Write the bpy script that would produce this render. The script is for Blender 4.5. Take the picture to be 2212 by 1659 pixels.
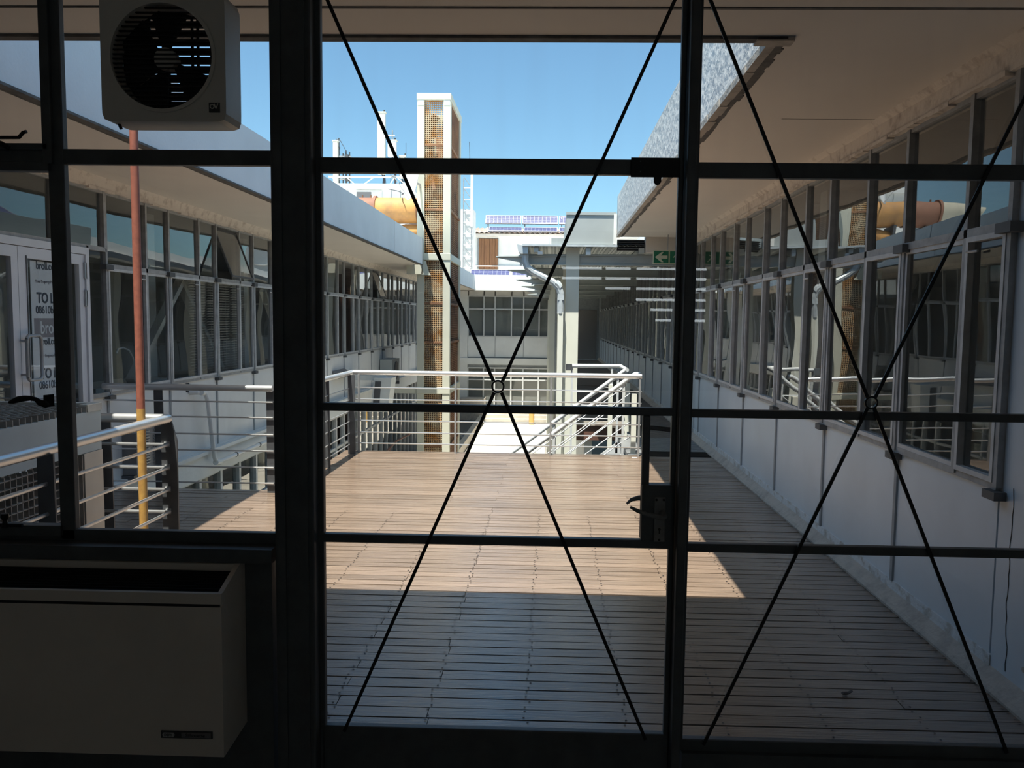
import bpy, math, random
from mathutils import Vector, Matrix, Quaternion
rnd = random.Random(7)
PI = math.pi
S = bpy.context.scene
for o in list(bpy.data.objects):
    bpy.data.objects.remove(o)
COL = S.collection

# ------------------------------------------------------------------ camera
# metres: X to the right, Y out through the glazed screen, Z up, floor of the room = 0
cam = bpy.data.objects.new('camera', bpy.data.cameras.new('camera'))
COL.objects.link(cam)
yaw, pitch, roll = -0.027, 0.0796, 0.01273
F = Vector((math.sin(yaw) * math.cos(pitch), math.cos(yaw) * math.cos(pitch), -math.sin(pitch)))
r_ = F.cross(Vector((0, 0, 1))).normalized()
u_ = r_.cross(F)
rr = math.cos(roll) * r_ + math.sin(roll) * u_
uu = -math.sin(roll) * r_ + math.cos(roll) * u_
M = Matrix((rr, uu, -F)).transposed().to_4x4()
M.translation = Vector((0, 0, 1.6))
cam.matrix_world = M
cam.data.sensor_fit = 'HORIZONTAL'
cam.data.sensor_width = 36.0
cam.data.lens = 36.0 * 1731 / 2212
cam.data.shift_x = -(1142.7 - 1106) / 2212
cam.data.clip_start = 0.05
cam.data.clip_end = 500
S.camera = cam

# ------------------------------------------------------------------ light
SUN = Vector((0.08, 0.294, -1.0)).normalized()       # direction the sunlight travels
W = bpy.data.worlds.new('sky')
S.world = W
W.use_nodes = True
nt = W.node_tree
nt.nodes.clear()
sky = nt.nodes.new('ShaderNodeTexSky')
sky.sky_type = 'NISHITA'
sky.sun_disc = False
sky.sun_elevation = math.asin(-SUN.z)
sky.sun_rotation = math.atan2(-SUN.x, -SUN.y)
sky.altitude = 1500
sky.air_density = 1.0
sky.dust_density = 4.0
sky.ozone_density = 1.0
bg = nt.nodes.new('ShaderNodeBackground')
bg.inputs['Strength'].default_value = 0.153
wo = nt.nodes.new('ShaderNodeOutputWorld')
tint = nt.nodes.new('ShaderNodeMix')
tint.data_type = 'RGBA'; tint.blend_type = 'MULTIPLY'; tint.inputs['Factor'].default_value = 1.0
tint.inputs['B'].default_value = (.72, .94, .92, 1)
nt.links.new(sky.outputs[0], tint.inputs['A'])
nt.links.new(tint.outputs['Result'], bg.inputs[0])
nt.links.new(bg.outputs[0], wo.inputs[0])
sl = bpy.data.lights.new('sun', 'SUN')
sl.energy = 7.4
sl.angle = 0.0093
sl.color = (1.0, 0.935, 0.83)
so = bpy.data.objects.new('sun', sl)
so.rotation_mode = 'QUATERNION'
so.rotation_quaternion = SUN.to_track_quat('-Z', 'Y')
so.location = (0, 0, 30)
COL.objects.link(so)
S.view_settings.view_transform = 'Standard'
S.view_settings.look = 'None'
S.view_settings.exposure = 0.68
S.view_settings.gamma = 1.0
S.view_settings.use_curve_mapping = False
S.cycles.transparent_max_bounces = 24
S.cycles.max_bounces = 9
S.cycles.caustics_reflective = False
S.cycles.caustics_refractive = False
S.cycles.sample_clamp_indirect = 6

# ------------------------------------------------------------------ materials
def mat(name, col, rough=0.6, metal=0.0, spec=0.5, var=0.0, scale=6.0, bump=0.0, bscale=30.0, col2=None, stretch=None, coords='Object', detail=4.0, lo=0.35, hi=0.65, perobj=0.0):
    m = bpy.data.materials.new(name)
    m.use_nodes = True
    t = m.node_tree
    b = t.nodes['Principled BSDF']
    b.inputs['Roughness'].default_value = rough
    b.inputs['Metallic'].default_value = metal
    b.inputs['Specular IOR Level'].default_value = spec
    b.inputs['Base Color'].default_value = (*col, 1)
    if coords == 'World':
        g = t.nodes.new('ShaderNodeNewGeometry')
        src = g.outputs['Position']
    else:
        g = t.nodes.new('ShaderNodeTexCoord')
        src = g.outputs['Object']
    if stretch:
        mp = t.nodes.new('ShaderNodeMapping')
        mp.inputs['Scale'].default_value = stretch
        t.links.new(src, mp.inputs[0])
        src = mp.outputs[0]
    last = None
    if var or col2:
        n = t.nodes.new('ShaderNodeTexNoise')
        n.inputs['Scale'].default_value = scale
        n.inputs['Detail'].default_value = detail
        n.inputs['Roughness'].default_value = 0.65
        t.links.new(src, n.inputs['Vector'])
        r = t.nodes.new('ShaderNodeMapRange')
        r.inputs['From Min'].default_value = lo
        r.inputs['From Max'].default_value = hi
        t.links.new(n.outputs['Fac'], r.inputs['Value'])
        mx = t.nodes.new('ShaderNodeMix')
        mx.data_type = 'RGBA'
        c2 = col2 if col2 else tuple(c * (1 - var) for c in col)
        mx.inputs['A'].default_value = (*col, 1)
        mx.inputs['B'].default_value = (*c2, 1)
        t.links.new(r.outputs[0], mx.inputs['Factor'])
        t.links.new(mx.outputs['Result'], b.inputs['Base Color'])
        last = mx.outputs['Result']
    if perobj and last:
        oi = t.nodes.new('ShaderNodeObjectInfo')
        r2 = t.nodes.new('ShaderNodeMapRange')
        r2.inputs['To Min'].default_value = 1 - perobj
        r2.inputs['To Max'].default_value = 1 + perobj
        t.links.new(oi.outputs['Random'], r2.inputs['Value'])
        vm = t.nodes.new('ShaderNodeVectorMath')
        vm.operation = 'SCALE'
        t.links.new(last, vm.inputs[0])
        t.links.new(r2.outputs[0], vm.inputs['Scale'])
        t.links.new(vm.outputs[0], b.inputs['Base Color'])
    if bump:
        n2 = t.nodes.new('ShaderNodeTexNoise')
        n2.inputs['Scale'].default_value = bscale
        n2.inputs['Detail'].default_value = 5
        t.links.new(src, n2.inputs['Vector'])
        bp = t.nodes.new('ShaderNodeBump')
        bp.inputs['Strength'].default_value = bump
        bp.inputs['Distance'].default_value = 0.01
        t.links.new(n2.outputs['Fac'], bp.inputs['Height'])
        t.links.new(bp.outputs[0], b.inputs['Normal'])
    return m

def glass(name, tint, ior=1.5, bump=0.0, dirt=0.0, bscale=1.2, streak=(6, 6, .5)):
    m = bpy.data.materials.new(name)
    m.use_nodes = True
    t = m.node_tree
    t.nodes.clear()
    out = t.nodes.new('ShaderNodeOutputMaterial')
    tr = t.nodes.new('ShaderNodeBsdfTransparent')
    tr.inputs[0].default_value = (*tint, 1)
    gl = t.nodes.new('ShaderNodeBsdfGlossy')
    gl.inputs['Roughness'].default_value = 0.0
    fr = t.nodes.new('ShaderNodeFresnel')
    fr.inputs['IOR'].default_value = ior
    mx = t.nodes.new('ShaderNodeMixShader')
    geo = t.nodes.new('ShaderNodeNewGeometry')
    inv = t.nodes.new('ShaderNodeMath'); inv.operation = 'SUBTRACT'; inv.inputs[0].default_value = 1.0
    t.links.new(geo.outputs['Backfacing'], inv.inputs[1])
    mu = t.nodes.new('ShaderNodeMath'); mu.operation = 'MULTIPLY'
    t.links.new(fr.outputs[0], mu.inputs[0]); t.links.new(inv.outputs[0], mu.inputs[1])
    m3 = t.nodes.new('ShaderNodeMath'); m3.operation = 'MULTIPLY'; m3.inputs[1].default_value = 1.7; m3.use_clamp = True
    t.links.new(mu.outputs[0], m3.inputs[0])
    t.links.new(m3.outputs[0], mx.inputs[0])
    t.links.new(tr.outputs[0], mx.inputs[1])
    t.links.new(gl.outputs[0], mx.inputs[2])
    if bump:
        tc = t.nodes.new('ShaderNodeTexCoord')
        n = t.nodes.new('ShaderNodeTexNoise')
        n.inputs['Scale'].default_value = bscale
        n.inputs['Detail'].default_value = 1
        t.links.new(tc.outputs['Object'], n.inputs['Vector'])
        bp = t.nodes.new('ShaderNodeBump')
        bp.inputs['Strength'].default_value = bump
        bp.inputs['Distance'].default_value = 0.02
        t.links.new(n.outputs['Fac'], bp.inputs['Height'])
        t.links.new(bp.outputs[0], gl.inputs['Normal'])
    last = mx
    if dirt:
        g = t.nodes.new('ShaderNodeNewGeometry')
        mp = t.nodes.new('ShaderNodeMapping')
        mp.inputs['Scale'].default_value = streak
        n = t.nodes.new('ShaderNodeTexNoise')
        n.inputs['Scale'].default_value = 3
        n.inputs['Detail'].default_value = 6
        rg = t.nodes.new('ShaderNodeMapRange')
        rg.inputs['From Min'].default_value = .45
        rg.inputs['From Max'].default_value = .85
        rg.inputs['To Min'].default_value = dirt * .25
        rg.inputs['To Max'].default_value = dirt * 3
        df = t.nodes.new('ShaderNodeBsdfTranslucent')
        df.inputs[0].default_value = (.8, .8, .78, 1)
        m2 = t.nodes.new('ShaderNodeMixShader')
        t.links.new(g.outputs['Position'], mp.inputs[0])
        t.links.new(mp.outputs[0], n.inputs['Vector'])
        t.links.new(n.outputs['Fac'], rg.inputs['Value'])
        t.links.new(rg.outputs[0], m2.inputs[0])
        t.links.new(mx.outputs[0], m2.inputs[1])
        t.links.new(df.outputs[0], m2.inputs[2])
        last = m2
    t.links.new(last.outputs[0], out.inputs[0])
    return m

def emit(name, col, s):
    m = bpy.data.materials.new(name)
    m.use_nodes = True
    b = m.node_tree.nodes['Principled BSDF']
    b.inputs['Base Color'].default_value = (0, 0, 0, 1)
    b.inputs['Emission Color'].default_value = (*col, 1)
    b.inputs['Emission Strength'].default_value = s
    return m

K = {}
K['deck'] = mat('weathered_deck_timber', (.30, .218, .162), .14, spec=1.0, col2=(.14, .098, .072), scale=3.4, stretch=(.9, 26, 26), coords='World', bump=.22, bscale=6, detail=8, perobj=.16, lo=.3, hi=.7)
K['deck_dark'] = mat('gap_shade_and_plate_black', (.008, .007, .006), .95, spec=.1)  # near-black, paints the shade of the void below the deck gaps
K['screw'] = mat('rusted_screw', (.02, .014, .012), .6, .3)
K['plaster'] = mat('white_wall_paint', (.82, .83, .81), .75, var=.1, scale=2.5, bump=.25, bscale=25)
K['fascia'] = mat('white_fascia_paint', (.84, .85, .85), .75, var=.08, scale=1.6, bump=.15, bscale=40)
K['fascia_rough'] = mat('rough_cast_fascia_paint', (.84, .84, .82), .85, var=.12, scale=5, bump=1.0, bscale=14)
K['soffit'] = mat('soffit_paint', (.86, .80, .73), .8, col2=(.78, .72, .66), scale=1.3, bump=.06, bscale=30, lo=.3, hi=.8)
K['groove'] = mat('drip_groove', (.16, .15, .14), .9, var=.5, scale=20)
K['mould'] = mat('flaking_plaster', (.82, .75, .67), .85, col2=(.45, .38, .33), scale=9, bump=1.0, bscale=22, lo=.5, hi=.75)
K['panel'] = mat('pale_blue_grey_panel', (.71, .80, .87), .35, var=.10, scale=1.8, bump=.03)
K['panel_l'] = mat('off_white_panel', (.82, .83, .82), .6, var=.10, scale=2.2)
K['strip'] = mat('grey_joint_strip', (.36, .39, .41), .6, var=.2, scale=12)
K['alu'] = mat('weathered_grey_window_frame', (.44, .45, .45), .55, .0, var=.3, scale=14)
K['alu_l'] = mat('pale_sash_frame', (.66, .67, .67), .5, .0, var=.18, scale=14)
K['white_alu'] = mat('white_coated_frame', (.80, .82, .86), .4, var=.06, scale=8)
K['bracket'] = mat('dark_sill_bracket', (.10, .105, .11), .6, var=.3)
K['conc'] = mat('kerb_concrete', (.52, .47, .41), .9, col2=(.34, .31, .28), scale=9, bump=.6, bscale=30, lo=.45, hi=.75)
K['flake'] = mat('flaking_base_paint', (.74, .78, .80), .8, col2=(.52, .52, .49), scale=9, bump=.8, bscale=30, lo=.5, hi=.6)
K['ground'] = mat('courtyard_paving', (.33, .32, .30), .9, var=.25, scale=1.2)
K['path'] = mat('pale_concrete_path', (.62, .58, .51), .9, var=.2, scale=1.5, stretch=(1, .25, 1))
K['frame'] = mat('near_black_frame_paint', (.12, .13, .135), .45, var=.25, scale=12, bump=.05)
K['rod'] = mat('black_steel', (.012, .012, .013), .5, .2)
K['brass'] = mat('dull_dark_metal', (.30, .30, .29), .4, .2, var=.3, scale=30)
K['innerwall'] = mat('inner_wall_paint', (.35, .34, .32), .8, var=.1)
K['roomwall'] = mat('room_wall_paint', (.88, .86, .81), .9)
K['carpet'] = mat('room_carpet', (.55, .50, .45), .95)
K['heater'] = mat('beige_enamel', (.80, .73, .64), .45, var=.08, scale=5)
K['fan'] = mat('aged_white_plastic', (.84, .80, .72), .4, var=.08, scale=5)
K['black'] = mat('black_plastic', (.01, .01, .012), .5)
K['grey_p'] = mat('grey_plastic', (.22, .21, .21), .5)
K['badge'] = mat('badge_metal', (.09, .09, .09), .35, .6)
K['badge_t'] = mat('badge_silver_letters', (.55, .55, .54), .4, .2)
K['steel'] = mat('brushed_stainless', (.78, .78, .78), .33, .75, var=.06, scale=20)
K['stairp'] = mat('pale_grey_stair_paint', (.66, .68, .69), .4, .1, var=.08, scale=9)
K['galv'] = mat('dark_galvanised_steel', (.12, .125, .135), .5, .5, var=.35, scale=9)
K['galv_l'] = mat('light_galvanised_steel', (.45, .46, .47), .45, .6, var=.2, scale=12)
K['rust_pipe'] = mat('red_oxide_paint', (.40, .13, .085), .6, col2=(.28, .09, .06), scale=30)
K['ochre_pipe'] = mat('ochre_paint', (.62, .36, .10), .45, col2=(.45, .24, .07), scale=20)
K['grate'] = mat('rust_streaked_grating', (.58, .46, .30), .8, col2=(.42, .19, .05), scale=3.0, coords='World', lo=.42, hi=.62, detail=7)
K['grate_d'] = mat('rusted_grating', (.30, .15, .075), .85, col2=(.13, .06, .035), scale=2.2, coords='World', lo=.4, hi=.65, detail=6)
K['cagegrate'] = mat('weathered_grating', (.48, .45, .41), .7, .0, col2=(.25, .21, .18), scale=8)
K['cage'] = mat('pale_green_grey_sheet', (.58, .68, .71), .5, 0, var=.12, scale=3)
K['cagepost'] = mat('pale_metal_post', (.60, .58, .54), .4, .2, var=.1)
K['tower'] = mat('cream_tower_steel', (.60, .595, .50), .6, var=.07, scale=3)
K['duct_o'] = mat('orange_rusted_duct', (.56, .29, .09), .65, col2=(.30, .16, .075), scale=4.0, bump=.2, lo=.4, hi=.75)
K['duct_r'] = mat('red_brown_duct', (.30, .14, .09), .7, var=.2, scale=5)
K['duct_c'] = mat('cream_duct', (.66, .62, .50), .6, var=.2, scale=3)
K['canopy'] = mat('grey_green_steel_paint', (.56, .60, .59), .5, var=.08, scale=6)
K['column'] = mat('cream_green_column_paint', (.76, .76, .67), .55, var=.05, scale=4)
K['zinc'] = mat('zinc_gutter', (.62, .67, .70), .4, .2, var=.2, scale=10)
K['ventbox'] = mat('pale_grey_sheet', (.42, .45, .445), .5, .1, var=.08, scale=3)
K['timber'] = mat('varnished_timber', (.30, .145, .06), .5, col2=(.20, .085, .04), scale=3, stretch=(14, 14, 1.2))
K['brown'] = mat('brown_steel_beam', (.16, .075, .055), .6, var=.3)
K['walk'] = mat('dark_walkway_board', (.15, .125, .11), .7, var=.35, scale=6, stretch=(3, 3, 3), perobj=.15)
K['plate'] = mat('grey_chequer_plate', (.30, .31, .32), .45, .4, var=.2, scale=8)
K['cell'] = mat('blue_solar_cells', (.05, .06, .19), .35, .0, spec=.3, var=.35, scale=6)
K['cellline'] = mat('silver_cell_lines', (.40, .42, .50), .4, .3)
K['corr'] = mat('corrugated_roof_sheet', (.55, .47, .41), .6, .1, col2=(.36, .22, .15), scale=2)
K['pvc'] = mat('white_pvc', (.86, .86, .84), .4)
K['dishm'] = mat('white_dish_paint', (.75, .76, .76), .4)
K['green'] = mat('sign_green', (.0, .16, .075), .5)
K['signw'] = mat('sign_cream', (.66, .68, .50), .5)
K['paper'] = mat('pale_blue_paper', (.80, .86, .90), .6)
K['ink'] = mat('blue_grey_ink', (.05, .07, .10), .6)
K['inkgrey'] = mat('grey_ink', (.30, .29, .32), .6)
K['blind'] = mat('pale_blind_slats', (.80, .80, .77), .5, var=.1)
K['white_s'] = mat('white_steel_brace', (.55, .55, .51), .5)
K['yellow'] = mat('yellow_ochre_paint', (.65, .42, .14), .6)
K['leaf'] = mat('dry_leaf', (.03, .02, .015), .7)
K['antenna'] = mat('cream_antenna_cover', (.72, .70, .60), .5, var=.05)
K['cable'] = mat('dark_cable', (.05, .055, .07), .6)
K['glass_w'] = glass('facade_glass', (.88, .90, .90), 1.52, bump=.12, bscale=1.3)
K['glass_c'] = glass('clear_door_glass', (.97, .98, .98), 1.5, bump=.05)
K['glass_d'] = glass('screen_glass', (.95, .97, .97), 1.5, dirt=.010)
K['daylight'] = emit('daylit_louvre', (.85, .95, 1.0), 3.6)

# ------------------------------------------------------------------ mesh helpers
class MB:
    def __init__(s):
        s.v = []; s.f = []
    def add(s, vs, fs):
        n = len(s.v)
        s.v += [tuple(v) for v in vs]
        s.f += [tuple(i + n for i in f) for f in fs]
        return s
    def box(s, x0, x1, y0, y1, z0, z1):
        if x0 > x1: x0, x1 = x1, x0
        if y0 > y1: y0, y1 = y1, y0
        if z0 > z1: z0, z1 = z1, z0
        return s.add([(x0, y0, z0), (x1, y0, z0), (x1, y1, z0), (x0, y1, z0), (x0, y0, z1), (x1, y0, z1), (x1, y1, z1), (x0, y1, z1)],
                     [(0, 3, 2, 1), (4, 5, 6, 7), (0, 1, 5, 4), (1, 2, 6, 5), (2, 3, 7, 6), (3, 0, 4, 7)])
    def bar(s, a, b, w, h, up=(0, 0, 1)):
        """box bar from a to b, w across, h along 'up'"""
        a = Vector(a); b = Vector(b)
        d = (b - a).normalized()
        x = d.cross(Vector(up))
        if x.length < 1e-4: x = d.cross(Vector((1, 0, 0)))
        x.normalize(); u = x.cross(d)
        vs = []
        for p in (a, b):
            for i, j in ((-1, -1), (1, -1), (1, 1), (-1, 1)):
                vs.append(p + x * (w / 2 * i) + u * (h / 2 * j))
        return s.add(vs, [(0, 3, 2, 1), (4, 5, 6, 7), (0, 1, 5, 4), (1, 2, 6, 5), (2, 3, 7, 6), (3, 0, 4, 7)])
    def tube(s, pts, r, n=8, cap=True, radii=None):
        pts = [Vector(p) for p in pts]
        rings = []
        prev = None
        for i, p in enumerate(pts):
            if i == 0: d = pts[1] - p
            elif i == len(pts) - 1: d = p - pts[i - 1]
            else: d = (pts[i + 1] - p).normalized() + (p - pts[i - 1]).normalized()
            d.normalize()
            if prev is None:
                x = d.cross(Vector((0, 0, 1)))
                if x.length < 1e-3: x = d.cross(Vector((0, 1, 0)))
            else:
                x = prev - d * prev.dot(d)
            x.normalize(); prev = x
            y = d.cross(x)
            rad = radii[i] if radii else r
            rings.append([p + x * (rad * math.cos(2 * PI * k / n)) + y * (rad * math.sin(2 * PI * k / n)) for k in range(n)])
        vs = [v for rg in rings for v in rg]
        fs = []
        for i in range(len(pts) - 1):
            for k in range(n):
                a = i * n + k; b = i * n + (k + 1) % n
                fs.append((a, b, b + n, a + n))
        if cap:
            fs.append(tuple(range(n))[::-1])
            fs.append(tuple((len(pts) - 1) * n + k for k in range(n)))
        return s.add(vs, fs)
    def prism(s, poly, axis, a, b):
        """poly: 2D outline in the two other axes (in XYZ order), extruded along axis from a to b"""
        def P(q, t):
            l = list(q); l.insert('xyz'.index(axis), t); return tuple(l)
        n = len(poly)
        vs = [P(q, a) for q in poly] + [P(q, b) for q in poly]
        fs = [tuple(range(n)), tuple(range(2 * n - 1, n - 1, -1))]
        for k in range(n):
            fs.append((k, k + n, (k + 1) % n + n, (k + 1) % n))
        return s.add(vs, fs)
    def ring(s, c, r0, r1, y0, y1, n=32):
        """annulus in the XZ plane"""
        vs = []; fs = []
        for y in (y0, y1):
            for r in (r0, r1):
                vs += [(c[0] + r * math.cos(2 * PI * k / n), y, c[1] + r * math.sin(2 * PI * k / n)) for k in range(n)]
        for k in range(n):
            j = (k + 1) % n
            fs += [(k, j, n + j, n + k), (2 * n + k, 3 * n + k, 3 * n + j, 2 * n + j), (n + k, n + j, 3 * n + j, 3 * n + k), (k, 2 * n + k, 2 * n + j, j)]
        return s.add(vs, fs)
    def build(s, name, m, parent=None, smooth=False, bevel=0.0, kind=None):
        me = bpy.data.meshes.new(name)
        me.from_pydata(s.v, [], s.f)
        me.update()
        me.materials.append(K[m] if isinstance(m, str) else m)
        if smooth:
            for p in me.polygons: p.use_smooth = True
            try: me.set_sharp_from_angle(angle=0.7)
            except Exception: pass
        o = bpy.data.objects.new(name, me)
        COL.objects.link(o)
        if parent is not None:
            o.parent = parent
            o.matrix_parent_inverse = Matrix.Translation(-Vector(parent.location))
        if bevel:
            bm = o.modifiers.new('bevel', 'BEVEL'); bm.width = bevel; bm.segments = 2; bm.limit_method = 'ANGLE'
        if kind: o['kind'] = kind
        return o

def tag(o, label=None, cat=None, group=None, kind=None):
    if label: o['label'] = label
    if cat: o['category'] = cat
    if group: o['group'] = group
    if kind: o['kind'] = kind
    return o
def empty(name, loc, label=None, cat=None, group=None, kind=None):
    o = bpy.data.objects.new(name, None)
    o.location = loc
    o.empty_display_size = .1
    COL.objects.link(o)
    return tag(o, label, cat, group, kind)
def B(*a): return MB().box(*a)
def T(pts, r, n=8): return MB().tube(pts, r, n)
def text(name, s, size, loc, rot, m, parent, align='CENTER', ext=.001, sx=1.0, bold=0.0):
    c = bpy.data.curves.new(name, 'FONT')
    c.body = s; c.size = size; c.align_x = align; c.align_y = 'CENTER'; c.extrude = ext; c.offset = bold
    c.materials.append(K[m])
    tmp = bpy.data.objects.new('tmp', c)
    COL.objects.link(tmp)
    me = bpy.data.meshes.new_from_object(tmp.evaluated_get(bpy.context.evaluated_depsgraph_get()))
    bpy.data.objects.remove(tmp)
    me.name = name
    if not me.materials: me.materials.append(K[m])
    o = bpy.data.objects.new(name, me)
    o.location = loc; o.rotation_euler = rot; o.scale = (sx, 1, 1)
    COL.objects.link(o)
    if parent is not None:
        o.parent = parent
        o.matrix_parent_inverse = Matrix.Translation(-Vector(parent.location))
    return o
def copy_part(o, parent, off):
    c = o.copy(); COL.objects.link(c); c.parent = parent
    c.matrix_parent_inverse = o.matrix_parent_inverse
    return c
FRONT = (PI / 2, 0, 0)           # faces -Y (towards the room)
EAST = (PI / 2, 0, PI / 2)       # faces +X
ORD = ['nearest', 'second', 'third', 'fourth', 'fifth', 'sixth', 'seventh', 'eighth', 'ninth', 'tenth', 'eleventh', 'twelfth', 'thirteenth', 'fourteenth',
       'fifteenth', 'sixteenth', 'seventeenth', 'eighteenth', 'nineteenth', 'twentieth', 'twenty-first', 'twenty-second', 'twenty-third', 'twenty-fourth']

XR, XL = 2.0, -4.1
ZS, ZT, ZH, ZC, ZF = .885, 2.036, 2.69, 2.82, 3.40      # sill, transom, head, soffit, top of fascia
GY = 2.0                                                # plane of the glazed screen
ZG = -2.70                                              # courtyard ground

# ================================================================== setting: ground and slabs
gr = tag(B(-30, 30, 1, 60, ZG - .3, ZG).build('ground', 'ground'), 'grey paved courtyard ground below the deck', 'ground', kind='structure')
pt = tag(B(-2.72, -.14, 8, 33.0, ZG, ZG + .06).build('path', 'path'), 'pale sunlit concrete path leading to the end building', 'path', kind='structure')
for k in range(12):
    B(-2.6, -.2, 10.2 + 1.9 * k, 10.225 + 1.9 * k, ZG + .055, ZG + .064).build('joint', 'ground', pt)
B(-2.92, -2.74, 12, 18.4, ZG, ZG + .35).build('kerb', 'conc', pt)
tag(B(-2.92, -2.74, 20.9, 33, ZG, ZG + .35).build('kerb_wall', 'conc'), 'low concrete kerb wall along the pale path', 'kerb', kind='structure')

# near slab over the screen, right wing roof, left wing roofs (concrete slabs with upstand fascia)
def slab(name, pieces, label, mats=('soffit', 'fascia')):
    r = empty(name, (pieces[0][1][0], pieces[0][1][2], ZC), label, 'roof', kind='structure')
    for nm, bx, m in pieces:
        B(*bx).build(nm, m, r)
    return r
c1 = slab('ceiling_outside', [('soffit', (-16, 12, 1.9, 3.58, ZC, 3.0), 'soffit'), ('fascia', (-2.93, .93, 3.52, 3.60, ZC + .004, ZF), 'fascia'),
      ('roof_deck', (-16, 12, -8, 3.52, 3.0, ZF - .1), 'fascia'), ('drip_groove', (-3, 2, 3.235, 3.25, ZC - .004, ZC + .01), 'groove')],
      'flat concrete roof slab overhanging the glazed screen')
B(-2.93, .99, 3.55, 3.605, ZC - .012, ZC + .01).build('drip_edge', 'groove', c1)
B(.86, 1.02, 3.55, 3.62, ZC - .02, ZC + .01).build('chipped_corner', 'conc', c1)
c2 = slab('roof_right', [('soffit', (.97, 9, 3.58, 11.78, ZC, 3.0), 'soffit'), ('fascia', (.93, 1.01, 3.60, 11.78, ZC + .02, ZF), 'fascia_rough'),
      ('fascia', (.93, 9, 11.74, 11.82, ZC + .02, ZF), 'fascia_rough'), ('roof_deck', (1.0, 9, 3.5, 11.75, 3.0, ZF - .1), 'fascia')],
      'right wing roof slab with rough cast white fascia')
ed = MB()
y = 3.62
while y < 11.7:
    d = rnd.uniform(.12, .3)
    w = rnd.uniform(.0, .012)
    ed.box(.925 - w * .4, .965 + w, y, y + d, ZC - .006 - w * .6, ZC + .03)
    y += d
ed.build('chipped_drip_edge', 'conc', c2, kind='stuff')
ed = MB(); y = 3.62
while y < 11.7:
    d = rnd.uniform(.06, .2)
    ed.box(.965, 1.0 + rnd.uniform(0, .02), y, y + d, ZC - .004, ZC + .01)
    y += d
ed.build('stained_groove', 'groove', c2, kind='stuff')
B(1.36, 1.93, 4.946, 4.951, ZC - .0012, ZC + .001).build('seam', 'groove', c2)
B(1.35, 2.0, 11.78, 11.98, 2.60, ZC + .1).build('bulkhead', 'soffit', c2)
slab('roof_right_rear', [('soffit', (1.62, 9, 11.98, 34, 2.80, 3.0), 'soffit'), ('roof_deck', (1.7, 9, 11.9, 34, 3.0, ZF - .15), 'fascia')], 'right wing roof slab continuing beyond the canopy column')
c3 = slab('roof_left', [('soffit', (-12, -2.97, 3.58, 18.25, ZC, 3.0), 'soffit'), ('fascia', (-3.0, -2.93, 3.52, 18.25, ZC + .006, ZF), 'fascia'),
      ('roof_deck', (-12, -2.99, 3.5, 18.2, 3.0, ZF - .1), 'fascia'), ('fascia', (-12, -2.93, 18.17, 18.25, ZC, ZF), 'fascia'),
      ('joint', (-2.935, -2.926, 14.9, 14.915, ZC, ZF), 'groove')], 'left wing roof slab with smooth pale fascia')
B(-2.985, -2.925, 3.6, 18.25, ZC - .012, ZC + .004).build('drip_edge', 'groove', c3)
B(-3.03, -3.015, 3.7, 18.1, ZC - .004, ZC + .01).build('drip_groove', 'groove', c3)
slab('roof_left_rear', [('soffit', (-12, -3.2, 18.25, 34, ZC, 3.0), 'soffit'), ('fascia', (-3.24, -3.17, 20.9, 33, ZC, ZF), 'fascia'),
      ('roof_deck', (-12, -3.2, 18.25, 34, 3.0, ZF - .1), 'fascia')], 'left wing roof slab behind the grating tower')

# ================================================================== the timber deck
dk = empty('timber_deck', (0, 5, 0), 'weathered brown timber deck laid in parallel planks', 'deck', kind='structure')
pm = bpy.data.meshes.new('plank')
_p = MB().box(-.5, .5, -.0399, .0399, -.028, 0)
pm.from_pydata(_p.v, [], _p.f); pm.materials.append(K['deck']); pm.update()
PITCH = .0885
JO = [-.87, -.47, .31, 1.11, -2.07, -3.27]
screws = MB()
row = 0
y = 2.12
while y < 9.50:
    xa = XL + .03 if y < 7.18 else -2.47
    xb = 1.935 if y < 9.46 else 1.15
    cuts = []
    m4 = row % 4
    if m4 == 0: cuts = [-.87]
    elif m4 == 1: cuts = [.71 if y > 4.5 else 1.5]
    elif m4 == 2: cuts = [-.87] if (row // 4) % 2 else [-.47]
    else: cuts = [-.47] if (row // 4) % 2 else [-.08 - .4]
    if y < 7.18: cuts.append([-2.87, -2.47, -3.27][row % 3])
    xs = sorted([xa] + cuts + [xb])
    for a, b in zip(xs[:-1], xs[1:]):
        o = bpy.data.objects.new('plank', pm)
        o.parent = dk
        o.location = ((a + b) / 2, y + PITCH / 2 - 5, rnd.uniform(-.0015, .0012))
        o.rotation_euler = (rnd.uniform(-.006, .006), 0, rnd.uniform(-.0004, .0004))
        o.scale = (b - a - .003, 1, 1)
        COL.objects.link(o)
    if y < 6.5:
        for j in range(-12, 6):
            xj = -.08 + .4 * j - .0
            if xa < xj < xb:
                for dy in (-.025, .025):
                    cx, cy = xj + rnd.uniform(-.012, .012), y + PITCH / 2 + dy
                    n = len(screws.v)
                    screws.v += [(cx + .0055 * math.cos(k * PI / 3), cy + .0055 * math.sin(k * PI / 3), .0022) for k in range(6)]
                    screws.f.append(tuple(range(n, n + 6)))
    y += PITCH; row += 1
screws.build('screw_heads', 'screw', dk, kind='stuff')
B(XL, 1.94, 1.95, 7.16, -.14, -.045).build('gap_shade_slab', 'deck_dark', dk)  # dark slab added under the planks so the gaps read as shade
B(-2.46, 1.9, 7.16, 9.44, -.14, -.045).build('gap_shade_slab', 'deck_dark', dk)
B(-2.48, 1.2, 9.505, 9.53, -.2, -.004).build('edge_board', 'deck', dk)
B(XL, -2.48, 7.20, 7.225, -.2, -.004).build('edge_board', 'deck', dk)
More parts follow.
